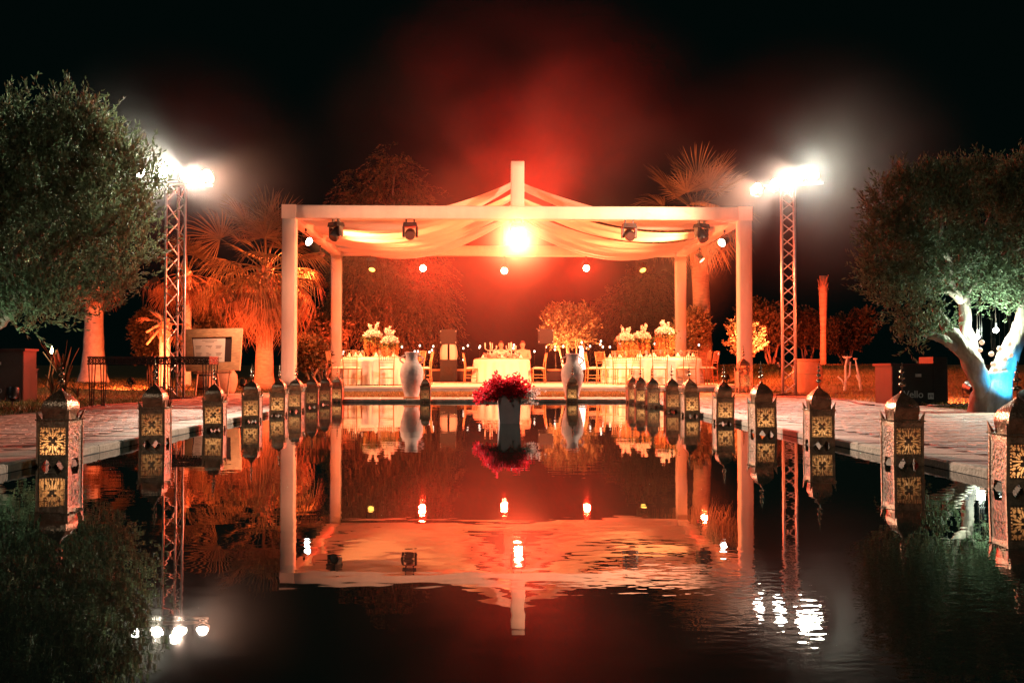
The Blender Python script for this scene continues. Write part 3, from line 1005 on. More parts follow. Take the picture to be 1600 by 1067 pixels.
# ================================================================== STAGE LAMPS ON THE PERGOLA
zb = ztop - TB + ZS          # underside of the beams, world height
def moving_head(px, Y, pan, tilt, label, lensmat, ztop_=zb, s=1.0):
    p = at(px, 360, Y)
    r = empty('moving_head_light', (p.x, Y, ztop_), pan, label, 'stage light', 'moving head lights on the pergola')
    for sx in (-1, 1):
        mb = MB(); mb.box((sx * .10 * s, 0, -.045 * s), (.035 * s, .06 * s, .11 * s)); mb.build('clamp', M['black'], r)
    mb = MB(); mb.box((0, 0, -.135 * s), (.36 * s, .26 * s, .11 * s), taper=.88); base = mb.build('base', M['black'], r)
    mb = MB(); mb.box((0, -.132 * s, -.135 * s), (.16 * s, .006, .05 * s)); mb.build('display', M['lens_off'], base)
    for sx in (-1, 1):
        mb = MB(); mb.box((sx * .165 * s, 0, -.31 * s), (.055 * s, .13 * s, .26 * s)); mb.build('yoke_arm', M['black'], r)
    m = Matrix.Rotation(tilt, 3, 'X')
    mb = MB()
    n = 16; prof = [(.09, .15), (.125, .10), (.135, -.06), (.125, -.16), (.115, -.17)]
    vs = []; fs = []
    for rr, y in prof:
        for k in range(n):
            an = 6.2832 * k / n
            vs.append(m @ Vector((rr * s * math.cos(an), y * s, rr * s * math.sin(an))) + Vector((0, 0, -.36 * s)))
    for i in range(len(prof) - 1):
        for k in range(n):
            fs.append((i * n + k, i * n + (k + 1) % n, (i + 1) * n + (k + 1) % n, (i + 1) * n + k))
    fs.append(tuple(range(n)))
    mb.add(vs, fs); hd = mb.build('head', M['black'], r, True)
    mb = MB()
    mb.add([m @ Vector((.11 * s * math.cos(6.2832 * k / n), -.165 * s, .11 * s * math.sin(6.2832 * k / n))) + Vector((0, 0, -.36 * s)) for k in range(n)], [tuple(range(n))])
    mb.build('lens', lensmat, hd)
    return r
moving_head(525, PY0 - .02, R(-40), R(50), 'dark moving head light at the front beam end beside the palm, tilted down', M['lens_off'])
moving_head(641, PY0 - .02, 0, R(22), 'dark moving head light on the front beam, before the weeping tree', M['lens_off'])
moving_head(983, PY0 - .02, R(5), R(22), 'dark moving head light on the front beam, between centre lamp and post', M['lens_off'])
moving_head(1096, PY0 - .02, R(35), R(55), 'dark moving head light at the front beam end before the tall palm', M['lens_off'])
moving_head(809, PY0 - .02, 0, R(12), 'blazing white hot stage light hanging at the middle of the front beam', M['lens_warm'])
zb2 = zb
moving_head(583, PY1 - .02, R(-15), R(55), 'moving head light with amber lens on the rear beam by the weeping tree', M['lens_amber'], zb2, .95)
moving_head(1002, PY1 - .02, R(20), R(50), 'moving head light with amber lens on the rear beam by the rear post', M['lens_amber'], zb2, .95)

def par(loc, target, label, lensmat, name='par_light', group='par lights clamped to the side beams', drop=.30):
    loc = Vector(loc)
    r = empty(name, loc, 0, label, 'stage light', group)
    d = (Vector(target) - (loc - Vector((0, 0, drop)))).normalized()
    q = d.to_track_quat('Y', 'Z').to_matrix()
    c0 = Vector((0, 0, -drop))
    mb = MB(); mb.box((0, 0, -.03), (.05, .05, .07)); mb.tube([(0, 0, -.05), (0, 0, -.10)], .012, 6); mb.build('clamp', M['black'], r)
    sd = q @ Vector((1, 0, 0)); 
    mb = MB(); mb.tube([c0 + sd * .125, c0 + sd * .125 + Vector((0, 0, .13)), Vector((0, 0, -.10)), c0 - sd * .125 + Vector((0, 0, .13)), c0 - sd * .125], .012, 6); mb.build('yoke', M['black'], r)
    n = 16; prof = [(.05, -.15), (.095, -.10), (.105, .05), (.112, .14)]
    vs = []; fs = []
    for rr, y in prof:
        for k in range(n):
            an = 6.2832 * k / n
            vs.append(q @ Vector((rr * math.cos(an), y, rr * math.sin(an))) + c0)
    for i in range(len(prof) - 1):
        for k in range(n):
            fs.append((i * n + k, i * n + (k + 1) % n, (i + 1) * n + (k + 1) % n, (i + 1) * n + k))
    fs.append(tuple(range(n)))
    mb = MB(); mb.add(vs, fs); can = mb.build('can', M['black'], r, True)
    mb = MB(); mb.add([q @ Vector((.104 * math.cos(6.2832 * k / n), .115, .104 * math.sin(6.2832 * k / n))) + c0 for k in range(n)], [tuple(range(n))])
    mb.build('lens', lensmat, can)
    return loc + c0 + d * .17
WARM = (1.0, 0.29, 0.085)
xbl, xbr = pc - HW + TB / 2, pc + HW - TB / 2
yL = PY0 + 1.7
sp1 = par((xbl + .1, yL, zb), (pc, 22.5, 1.0), 'lit par light under the side beam next to the fan palm', M['lens_white'])
sp2 = par((xbl - .1, PY0 + 5.3, zb), (xat(240, 29), 29.5, 0), 'red par light deeper under the beam next to the fan palm, turned outward', M['lens_red'])
yR = PY0 + 1.6
sp3 = par((xbr - .1, yR, zb), (pc, 22.5, 1.0), 'lit par light under the side beam next to the tall palm', M['lens_white'])
sp4 = par((xbr + .1, PY0 + 5.6, zb), (xat(1300, 28), 28, 0), 'red par light deeper under the beam next to the tall palm, turned outward', M['lens_red'])
spot('par_beam', sp1, (pc + .5, 28.5, 1.3), 7500, WARM, 120, .6, .09)
spot('par_beam', sp3, (pc - .5, 28.5, 1.3), 7500, WARM, 120, .6, .09)
spot('par_beam', sp2, (xat(250, 29), 29, 0), 8000, (1.0, .12, .03), 120, .6, .09)
spot('par_beam', sp4, (xat(1290, 27), 27, .3), 6000, (1.0, .10, .025), 130, .6, .09)
# three hanging blinders on the rear beam
BL = []
for k, (px, py, w) in enumerate(((661, 419, 'before the weeping tree'), (788, 423, 'right behind the blazing front lamp'), (916, 419, 'above the small orange tree'))):
    p = at(px, py, PY1 - .05)
    e = par((p.x, PY1 - .02, zb), (p.x * .5, 5, .9), 'glowing round blinder lamp on the rear beam, ' + w, M['lens_warm'], 'blinder_light', 'blinder lamps on the rear beam', zb - p.z)
    BL.append(e)
    spot('blinder_beam', e, (0, 4, 1.2), (5000, 2500, 5000)[k], (1.0, .026, .009), 150, .5, .1)
# unseen red wash lamp added on the rear beam, throwing up into the smoke
wr = empty('added_wash_light', (mastx + pc + .5, PY1, ZS + ztop + .004), 0, 'added red wash light for the smoke, unseen on the rear beam behind the drapes', 'stage light')
mb = MB(); mb.box((0, 0, .05), (.26, .22, .10), taper=.9); mb.build('base', M['black'], wr)
mb = MB(); mb.lathe([(.07, .10), (.10, .14), (.11, .26), (.10, .28)], 14); hd_ = mb.build('head', M['black'], wr, True)
mb = MB(); mb.lathe([(.095, .281), (.05, .287), (.002, .29)], 14); mb.build('lens', M['lens_red'], hd_)
spot('added_wash_beam', Vector(wr.location) + Vector((0, 0, .34)), (pc, 27.5, 11), 15000, (1.0, .016, .008), 110, .8, .08)
# the blazing centre lamp
cl = at(809, 375, PY0 - .32)
spot('centre_lamp_beam', cl, (.2, 2, 1.4), CENTRE_POWER, (1.0, .062, .022), 172, .35, .1)

# ================================================================== TABLES, CHAIRS, BOUQUETS
def chair_proto():
    r = empty('chiavari_chair', (0, 0, 0))
    W, D = .19, .185
    for sx in (-1, 1):
        mb = MB(); mb.tube([(sx * W, D, 0), (sx * W * .98, D, .43)], [.012, .016], 8); mb.build('leg', M['gold_wood'], r, True)
        mb = MB(); mb.tube([(sx * W * .95, -D - .03, 0), (sx * W * .95, -D, .43), (sx * W, -D - .015, .62), (sx * W * 1.05, -D - .07, .92)], [.012, .016, .014, .011], 8); mb.build('leg', M['gold_wood'], r, True)
    mb = MB(); mb.box((0, 0, .435), (.40, .39, .03)); mb.build('seat', M['gold_wood'], r)
    mb = MB()
    def cu(u, v):
        x, y = 2 * u - 1, 2 * v - 1
        return (x * .19, y * .185, .452 + .045 * (1 - x ** 4) * (1 - y ** 4))
    mb.sheet(cu, 8, 8); mb.build('cushion', M['cushion'], r, True)
    for z in (.16, .25):
        for sx in (-1, 1):
            mb = MB(); mb.tube([(sx * W * .97, D, z), (sx * W * .95, -D - .015, z)], .008, 6); mb.build('stretcher', M['gold_wood'], r)
    for y, z in ((D, .20), (-D - .015, .20)):
        mb = MB(); mb.tube([(-W * .96, y, z), (W * .96, y, z)], .008, 6); mb.build('stretcher', M['gold_wood'], r)
    for z, yy in ((.60, -.19), (.655, -.205), (.90, -.25)):
        mb = MB(); mb.tube([(-W * (1.0 if z < .8 else 1.07), yy, z), (0, yy - .012, z + (.0 if z < .8 else .018)), (W * (1.0 if z < .8 else 1.07), yy, z)], .012 if z > .8 else .009, 6); mb.build('back_rail', M['gold_wood'], r)
    for k in range(6):
        x = -.135 + k * .054
        mb = MB(); mb.tube([(x, -.207, .655), (x * 1.04, -.23, .78), (x * 1.06, -.256, .905)], .0075, 6, False); mb.build('spindle', M['gold_wood'], r)
    return r
ch0 = chair_proto()
chair_first = True
def chair(px, Y, rz, label, group):
    global chair_first
    o = ch0 if chair_first else copy_tree(ch0)
    chair_first = False
    o.location = (xat(px, Y), Y, ZS + .003); o.rotation_euler = (0, 0, rz)
    return tag(o, label, 'chair', group)

def round_table(px, Y, rad, label, seed):
    g = random.Random(seed)
    c = Vector((xat(px, Y), Y, ZS))
    t = empty('round_table', c, 0, 'round table under ' + label, 'table', 'round banquet tables')
    mb = MB(); mb.lathe([(rad - .02, .72), (rad - .02, .75)], 40); mb.build('tabletop', M['gold_wood'], t)
    for k in range(4):
        a = .785 + k * 1.5708
        mb = MB(); mb.tube([(math.cos(a) * rad * .6, math.sin(a) * rad * .6, .003), (math.cos(a) * rad * .6, math.sin(a) * rad * .6, .72)], .02, 8); mb.build('leg', M['iron'], t)
    ph = g.random() * 6
    nf = 17
    def fn(u, v):
        th = u * 2 * math.pi
        if v < .4:
            r = rad * v / .4; z = .757
        else:
            q = (v - .4) / .6
            fold = math.sin(th * nf + ph + .8 * math.sin(th * 3)) * .045 * q ** .8 + math.sin(th * (nf * 2 + 3)) * .012 * q
            r = rad + .012 + .03 * q + fold; z = .757 - .010 * min(1, q * 8) - .72 * q
        return (math.cos(th) * r, math.sin(th) * r, z)
    mb = MB(); mb.sheet(fn, 140, 16)
    cl_ = mb.build('tablecloth', M['cloth'], None, True, loc=c)
    tag(cl_, label, 'tablecloth', 'white cloths on the round tables')
    return c

def setting(c, rad, where, n=7):
    """plates, napkins and glasses round a table"""
    for k in range(n):
        a = 2 * math.pi * (k + .5) / n
        x, y = c.x + math.cos(a) * (rad - .19), c.y + math.sin(a) * (rad - .19)
        z = c.z + .760
        mb = MB(); mb.lathe([(.07, 0), (.13, .012), (.135, .016), (.12, .012), (.07, .006)], 20)
        tag(mb.build('plate', M['cushion'], None, True, loc=(x, y, z)), 'white dinner plate laid ' + where, 'plate', 'dinner plates')
        mb = MB()
        mb.add([(-.05, -.05, 0), (.05, -.05, 0), (.05, .05, 0), (-.05, .05, 0), (0, 0, .11)], [(3, 2, 1, 0), (0, 1, 4), (1, 2, 4), (2, 3, 4), (3, 0, 4)])
        tag(mb.build('napkin', M['cloth'], None, loc=(x, y, z + .017), rot=(0, 0, a)), 'folded white napkin on a plate ' + where, 'napkin', 'folded napkins')
        for j, (da, dr) in enumerate(((.22, .30),)):
            x2, y2 = c.x + math.cos(a + da) * (rad - dr), c.y + math.sin(a + da) * (rad - dr)
            o = link_mesh('wine_glass', glass_me, None, None, (x2, y2, z), None, .9 + .25 * j)
            tag(o, 'clear stemmed wine glass ' + where, 'glass', 'wine glasses')
mb = MB(); mb.lathe([(.034, 0), (.034, .003), (.006, .008), (.005, .09), (.02, .105), (.036, .14), (.036, .165), (.030, .20), (.028, .20), (.033, .165), (.033, .142), (.016, .11)], 14)
glass_me = mb.mesh('wine_glass', True); glass_me.materials.append(M['glass'])

def tall_bouquet(c, dx, dy, hgt, rad, label, seed, zt=.760):
    g = np.random.default_rng(seed)
    r = empty('tall_bouquet', (c.x + dx, c.y + dy, c.z + zt), 0, label, 'bouquet', 'tall flower centrepieces')
    mb = MB(); mb.lathe([(.10, 0), (.10, .012), (.015, .02), (.012, hgt - .04), (.07, hgt - .02), (.09, hgt)], 14); mb.build('gold_stand', M['gold'], r, True)
    n = 1500
    d = unit(g.normal(size=(n, 3))); d[:, 2] = np.abs(d[:, 2]) * .8 + d[:, 2] * .2
    P = d * (rad * (.55 + .5 * g.random((n, 1)))) * np.array([1.05, 1.05, .75]) + np.array([0, 0, hgt + .04])
    leaves_obj('white_blossoms', M['white_petal'], r, P, d + g.normal(0, .5, (n, 3)), .055, .026, seed)
    # a few long lilies and feathers standing up
    P, D = [], []
    for k in range(5):
        th = g.random() * 6.28
        dd = np.array([math.cos(th) * .4, math.sin(th) * .4, 1]); ln = .12 + .16 * g.random()
        for q in range(40):
            t = g.random(); P.append(np.array([0, 0, hgt + .05]) + dd * (rad * .5 + ln * t) + g.normal(0, .014, 3)); D.append(dd + g.normal(0, .4, 3))
    leaves_obj('lily_spikes', M['white_petal'], r, np.array(P), np.array(D), .06, .02, seed + 1)
    # hanging tassels all round the stand
    P, D = [], []
    for k in range(46):
        th = g.random() * 6.28; rr = rad * (.55 + .5 * g.random()); ln = hgt * (.65 + .35 * g.random())
        m = 34
        t = g.random(m)
        bx = math.cos(th) * rr * (1 + .12 * np.sin(t * 3)); by = math.sin(th) * rr * (1 + .12 * np.sin(t * 3))
        P.append(np.stack([bx, by, hgt + .03 - ln * t], 1) + g.normal(0, .010, (m, 3)))
        D.append(np.stack([g.normal(0, .5, m), g.normal(0, .5, m), -np.ones(m)], 1))
    leaves_obj('hanging_tassels', M['amaranth'], r, np.concatenate(P), np.concatenate(D), .05, .012, seed + 2)
    n = 260
    P = g.normal(0, 1, (n, 3)) * np.array([rad * .6, rad * .6, .06]) + np.array([0, 0, hgt])
    leaves_obj('greenery', M['stemgreen'], r, P, g.normal(size=(n, 3)), .09, .022, seed + 3)
    return r

# table with two tall bouquets, beside the fan palm
cA = round_table(583, 27.2, .84, 'white cloth on the round table nearest the fan palm', 1)
setting(cA, .84, 'on the round table nearest the fan palm')
tall_bouquet(cA, -.02, .15, .52, .22, 'tall bouquet with hanging tassels, the taller on the table nearest the fan palm', 31)
tall_bouquet(cA, .46, -.08, .36, .20, 'shorter bouquet of white lilies on the table nearest the fan palm', 41)
gA = 'chairs round the table nearest the fan palm'
chair(526, 26.9, R(-65), 'wooden spindle-back chair at the pergola rear post, nearest the fan palm', gA)
chair(551, 26.05, R(-12), 'wooden spindle-back chair seen from behind, nearer the palm of the two', gA)
chair(604, 26.05, R(6), 'wooden spindle-back chair seen from behind, directly beside the one-handled urn', gA)
chair(648, 27.2, R(70), 'wooden spindle-back chair behind the urn, turned towards the tasselled bouquets', gA)
chair(662, 27.9, R(100), 'wooden spindle-back chair rising just above the far-end lantern beside the urn', gA)
chair(560, 28.4, R(195), 'wooden spindle-back chair behind the tasselled bouquets, facing the pool', gA)

# centre table with two seated guests
cB = round_table(784, 31.0, .86, 'plain white cloth on the round table behind the red flowers', 2)
setting(cB, .86, 'on the round table behind the red flowers', 6)
gB = 'chairs at the centre table'
chair(736.5, 30.7, R(-95), 'pale wooden chair in profile at the centre table, on the urn side', gB)
chair(841, 30.7, R(95), 'pale wooden chair in profile at the centre table, by the small orange tree', gB)
# low flower garland and coral candelabra
gl = empty('flower_garland', (cB.x, cB.y - .1, cB.z + .76), 0, 'low garland of white flowers along the centre table', 'flowers')
g = np.random.default_rng(5)
n = 1300
P = np.stack([g.uniform(-.52, .52, n), g.normal(0, .07, n), np.abs(g.normal(0, .05, n)) + .01], 1)
leaves_obj('white_blossoms', M['white_petal'], gl, P, g.normal(size=(n, 3)) + (0, 0, .6), .06, .026, 7)
n = 500
P = np.stack([g.uniform(-.58, .58, n), g.normal(0, .09, n), np.abs(g.normal(0, .04, n)) + .01], 1)
leaves_obj('greenery', M['stemgreen'], gl, P, g.normal(size=(n, 3)) + (0, 0, .3), .08, .02, 8)
for k, (dx, w) in enumerate(((-.36, 'the side of the loudspeaker stack'), (.30, 'the side of the second guest'))):
    r = empty('candelabra', (cB.x + dx, cB.y - .02, cB.z + .76), k * .7, 'white branching candelabra on the centre table, on ' + w, 'candelabra', 'candelabra on the centre table')
    mb = MB(); mb.lathe([(.06, 0), (.06, .015), (.014, .03), (.014, .26)], 12); mb.build('stand', M['cushion'], r, True)
    for a in range(5):
        th = a * 1.257
        pts = [(0, 0, .24), (math.cos(th) * .10, math.sin(th) * .05, .25), (math.cos(th) * .19, math.sin(th) * .10, .30), (math.cos(th) * .20, math.sin(th) * .10, .40 + .08 * (a % 2))]
        mb = MB(); mb.tube(pts, [.012, .012, .014, .020], 7); mb.build('arm', M['cushion'], r, True)
    mb = MB(); mb.tube([(0, 0, .25), (.01, 0, .40), (-.01, 0, .50)], [.012, .016, .022], 7); mb.build('arm', M['cushion'], r, True)

# two tables on the jar side
cC = round_table(985, 29.6, .80, 'white cloth on the rear round table beside the weeping tree', 3)
setting(cC, .80, 'on the rear round table beside the weeping tree')
cD = round_table(1042, 27.3, .92, 'white cloth on the front round table by the rear pergola post', 4)
setting(cD, .92, 'on the front round table by the rear pergola post')
tall_bouquet(cC, -.14, 0, .50, .24, 'tall white bouquet with tassels, nearest the weeping tree', 51)
tall_bouquet(cC, .36, .1, .56, .24, 'tall white bouquet with tassels, middle one of the three by the post', 61)
tall_bouquet(cD, -.03, .15, .62, .23, 'tall white bouquet with tassels touching the rear pergola post', 71)
gC = 'chairs round the tables by the tall palm'
chair(927, 29.2, R(-85), 'pale wooden chair in profile behind the two-handled urn', gC)
chair(947, 28.3, R(-55), 'pale wooden chair turned half round, next to the chair in profile', gC)
chair(972, 27.0, R(-28), 'pale wooden chair seen from behind, third from the two-handled urn', gC)
chair(992, 26.3, R(-20), 'pale wooden chair seen from behind, fourth from the two-handled urn', gC)
chair(1030, 25.95, R(-4), 'orange lit wooden chair seen from behind before the front table', gC)
chair(1072, 26.2, R(18), 'orange lit wooden chair seen from behind, next to the tall palm trunk', gC)
chair(1096, 27.0, R(62), 'orange lit wooden chair turned sideways at the tall palm trunk', gC)
chair(1107, 27.6, R(98), 'orange lit wooden chair farthest from the pool centre, in profile', gC)

# ---------------------------------------------------------------- two seated guests
def guest(px, Y, rz, label, shirt, crossed):
    c = Vector((xat(px, Y), Y, ZS))
    r = empty('person', c, rz, label, 'person', 'guests at the centre table')
    def skin(name, verts, edges, rad, mat, sub=2):
        me = bpy.data.meshes.new(name); me.from_pydata(verts, edges, []); me.update()
        o = link_mesh(name, me, mat, r)
        md = o.modifiers.new('skin', 'SKIN'); md.use_smooth_shade = True
        sv = me.skin_vertices[0].data
        for i, q in enumerate(rad): sv[i].radius = q if hasattr(q, '__len__') else (q, q)
        sv[0].use_root = True
        s2 = o.modifiers.new('sub', 'SUBSURF'); s2.levels = 1; s2.render_levels = sub
        return o
    V = [(0, 0, .50), (0, -.01, .66), (0, -.01, .84), (0, .0, 1.0), (0, .01, 1.07), (0, .005, 1.13), (0, -.005, 1.21), (0, -.0, 1.29)]
    rad = [(.16, .12), (.14, .10), (.17, .11), (.13, .085), (.05, .05), (.058, .062), (.078, .092), (.055, .062)]
    E = [(i, i + 1) for i in range(7)]
    # legs, thighs forward (towards -Y), shins down
    for s in (-1, 1):
        k = len(V); V += [(s * .10, -.05, .50), (s * .12, -.40, .50), (s * .12, -.42, .12), (s * .12, -.50, .04)]; rad += [.085, .06, .042, .035]
        E += [(0, k), (k, k + 1), (k + 1, k + 2), (k + 2, k + 3)]
        k = len(V)
        if crossed:
            arm = [(s * .20, 0, .98), (s * .25, -.08, .76), (s * .02, -.24, .78), (-s * .09, -.22, .80)]
        else:
            arm = [(s * .20, 0, .98), (s * .27, -.10, .76), (s * .16, -.34, .80), (s * .12, -.42, .80)]
        V += arm; rad += [.055, .043, .032, (.034, .018)]
        E += [(3, k), (k, k + 1), (k + 1, k + 2), (k + 2, k + 3)]
        hv = Vector(arm[3]); hd = (hv - Vector(arm[2])).normalized()
        sd = hd.cross(Vector((0, 0, 1))).normalized()
        for f in range(5):
            off = (f - 1.5) * .014 if f < 4 else -.036
            b = hv + sd * off * 1.0 + hd * (.02 if f < 4 else -.01)
            ln = (.055, .065, .06, .048, .045)[f]
            k2 = len(V); V += [tuple(b), tuple(b + hd * ln * .55 + (sd * -.012 if f == 4 else Vector((0, 0, 0)))), tuple(b + hd * ln + Vector((0, 0, -.012)))]
            rad += [.008, .0075, .006]
            E += [(k + 3, k2), (k2, k2 + 1), (k2 + 1, k2 + 2)]
    # nose and ears
    k = len(V); V += [(0, -.098, 1.20)]; rad += [.012]; E += [(6, k)]
    for s in (-1, 1):
        k = len(V); V += [(s * .083, .0, 1.20)]; rad += [.014]; E += [(6, k)]
    skin('body', V, E, rad, M['skin'])
    # shirt with sleeves
    V = [(0, 0, .50), (0, -.01, .66), (0, -.01, .84), (0, .0, 1.0), (0, .01, 1.05)]
    rad = [(.185, .14), (.165, .125), (.195, .13), (.155, .105), (.075, .07)]
    E = [(i, i + 1) for i in range(4)]
    for s in (-1, 1):
        k = len(V)
        V += [(s * .20, 0, .985), (s * .25, -.08, .76) if crossed else (s * .27, -.10, .76), (s * .06, -.22, .78) if crossed else (s * .18, -.30, .795)]
        rad += [.072, .058, .045]; E += [(3, k), (k, k + 1), (k + 1, k + 2)]
    skin('shirt', V, E, rad, shirt)
    V = [(0, 0, .47)]; rad = [(.19, .14)]; E = []
    for s in (-1, 1):
        k = len(V); V += [(s * .10, -.05, .50), (s * .12, -.40, .505), (s * .12, -.42, .14)]; rad += [.10, .075, .058]
        E += [(0, k), (k, k + 1), (k + 1, k + 2)]
    skin('trousers', V, E, rad, M['trouser'])
    mb = MB()
    def hair(u, v):
        th = u * 2 * math.pi; ph = v * (1.75 if True else 1.5)
        rr = .104 + .004 * math.sin(th * 9)
        cut = 1.0 if math.sin(th) > -.25 else .62
        ph *= cut
        return (math.sin(ph) * math.cos(th) * rr * .88, .012 + math.sin(ph) * math.sin(th) * rr * 1.02, 1.225 + math.cos(ph) * rr * 1.10)
    mb.sheet(hair, 24, 10); mb.build('hair', M['hair'], r, True)
    for s in (-1, 1):
        mb = MB(); mb.ball((s * .030, -.088, 1.225), .009, 8, 6); mb.build('eye', M['hair'], r)
    mb = MB(); mb.box((0, -.090, 1.165), (.042, .008, .010)); mb.build('mouth', M['darkred'], r)
    return r
guest(783, 32.0, 0, 'seated guest in pale shirt behind the centre table, between the candelabra', M['shirt'], False)
guest(816.5, 31.85, R(-12), 'seated guest with folded arms at the centre table, beside the music monitor', M['shirt2'], True)
chair(783, 32.05, R(180), 'wooden chair under the guest who sits between the candelabra', gB)
chair(816.5, 31.9, R(168), 'wooden chair under the guest with folded arms', gB)

# ================================================================== SOUND
def speaker(px, Y, z, w, h, label, ptop=True):
    c = Vector((xat(px, Y), Y, z))
    r = empty('loudspeaker', c, 0, label, 'loudspeaker', 'loudspeakers')
    d = .32
    mb = MB(); mb.box((0, 0, h / 2), (w, d, h)); cab = mb.build('cabinet', M['black'], r)
    mb = MB(); mb.box((0, -d / 2 - .004, h / 2), (w - .05, .008, h - .05)); mb.build('grille', M['black'], cab)
    for sx in (-1, 1):
        for sz in (.06, h - .06):
            mb = MB(); mb.box((sx * (w / 2 - .015), -d / 2 - .010, sz), (.035, .012, .035)); mb.build('corner_cap', M['alu'], cab)
    return r
Ysp = 33.6
zsp = at(700, 538, Ysp).z
speaker(700.5, Ysp, zsp, .54, at(700, 515, Ysp).z - zsp, 'black loudspeaker with bright corners on top of the draped stand')
zs0 = at(700, 562, Ysp).z
st2 = empty('draped_stand', (xat(701, Ysp), Ysp, ZS), 0, 'loudspeaker stand wrapped in pale cloth with a centre slit', 'speaker stand')
mb = MB(); mb.tube([(0, 0, zs0 - ZS), (0, 0, zsp - ZS)], .025, 8); mb.build('pole', M['iron'], st2)
for s in (-1, 1):
    def fn(u, v, s=s):
        th = -.2 + u * 2.9
        rr = (.24 - .05 * v * v + .03 * math.sin(v * 3)) * (1 + .06 * math.sin(u * 21))
        return (s * (.025 + abs(math.sin(th)) * rr), -math.cos(th) * .16, zs0 - ZS + (zsp - zs0) * v)
    mb = MB(); mb.sheet(fn, 26, 8); mb.build('cloth_half', M['fabric'], st2, True)
mb = MB(); mb.box((0, 0, (zs0 - ZS) / 2 + .002), (.56, .40, zs0 - ZS - .004)); sub = mb.build('subwoofer', M['black'], st2)
mb = MB(); mb.box((0, -.205, (zs0 - ZS) / 2), (.30, .008, .28)); mb.build('grille', M['iron'], sub)
zm = at(852, 537, Ysp).z
speaker(852.5, Ysp, zm, .50, at(852, 514, Ysp).z - zm, 'black music monitor on a thin pole before the small orange tree')
ps = empty('speaker_pole', (xat(852.5, Ysp), Ysp, ZS), 0, 'thin black tripod pole under the music monitor', 'speaker stand')
mb = MB(); mb.tube([(0, 0, .02), (0, 0, zm - ZS)], .02, 8); mb.build('pole', M['iron'], ps)
for k in range(3):
    a = k * 2.094 + .5
    mb = MB(); mb.tube([(0, 0, .45), (math.cos(a) * .38, math.sin(a) * .38, .012)], .012, 6); mb.build('leg', M['iron'], ps)
# low upholstered benches along the back of the stage
for px, w in ((684, 'beside the loudspeaker stack on the palm side'), (724, 'between loudspeaker stack and centre table'), (868, 'under the small orange tree')):
    r = empty('low_bench', (xat(px, 33.9), 33.9, ZS), 0, 'low dark red bench at the stage back, ' + w, 'bench', 'low benches')
    L = .50 if px != 868 else .9
    mb = MB(); mb.box((0, 0, .20), (L, .5, .34)); mb.build('base', M['darkred'], r)
    mb = MB(); mb.box((0, 0, .40), (L + .03, .53, .06)); mb.build('seat_pad', M['terracotta'], r)
# white cone lamp and glass votive
p = at(908, 577, 32.6)
r = empty('cone_lamp', (xat(909, 32.6), 32.6, ZS), 0, 'slim white glowing cone lamp right behind the two-handled urn', 'lamp')
mb = MB(); mb.lathe([(.16, .42), (.15, .44), (.11, .80), (.05, 1.12), (.01, 1.2)], 16); mb.build('shade', M['globe'], r, True)
mb = MB(); mb.lathe([(.14, 0), (.14, .03), (.02, .05), (.02, .44)], 12); mb.build('foot', M['iron'], r, True)

# ================================================================== YARD ON THE IRON TABLE SIDE
def iron_table(px0, px1, Y, dep, label):
    x0, x1 = xat(px0, Y), xat(px1, Y)
    L = x1 - x0
    r = empty('iron_console_table', ((x0 + x1) / 2, Y + dep / 2, ZG), 0, label, 'table', 'iron console tables')
    H = .77
    mb = MB(); mb.box((0, 0, H - .008), (L, dep, .016)); mb.build('top', M['iron'], r)
    for s in (-1, 1):
        nx = 90
        def fn(u, v, s=s): return ((u - .5) * L, s * (dep / 2 - .004), H - .118 + .1 * v)
        def keep(u, v):
            x = (u * L / .10) % 1 * 2 - 1; y = 2 * v - 1
            if abs(y) > .80 or abs(x) > .90: return True
            rr = math.hypot(x, y)
            return abs(rr - .62) < .16 or rr < .18 or abs(abs(x) - abs(y)) < .13
        mb = MB(); mb.sheet(fn, nx, 12, keep); mb.build('pierced_apron', M['iron'], r)
        def fn2(u, v, s=s): return (s * (L / 2 - .004), (u - .5) * dep, H - .118 + .1 * v)
        mb = MB(); mb.sheet(fn2, 36, 12, keep); mb.build('pierced_apron', M['iron'], r)
        mb = MB(); mb.tube([(-L / 2, s * dep / 2, H - .118), (L / 2, s * dep / 2, H - .118)], .008, 6); mb.build('rail', M['iron'], r)
    for sx in (-1, 1):
        for sy in (-1, 1):
            bx, by = sx * (L / 2 - .06), sy * (dep / 2 - .04)
            for k in (-1, 0, 1):
                mb = MB(); mb.tube([(bx + k * .05, by, H - .12), (bx + k * .022, by, .008)], .009, 6); mb.build('leg_bar', M['iron'], r)
            mb = MB(); mb.box((bx, by, .30), (.085, .02, .012)); mb.build('leg_brace', M['iron'], r)
            mb = MB(); mb.box((bx, by, .006), (.08, .05, .010)); mb.build('foot', M['iron'], r)
Yt = on(190, 636, ZG).y
iron_table(136, 241, Yt, .55, 'black iron console table with pierced apron, before the limewashed palm trunk')
iron_table(244, 327, Yt + .1, .55, 'black iron console table with pierced apron, before the seating chart')

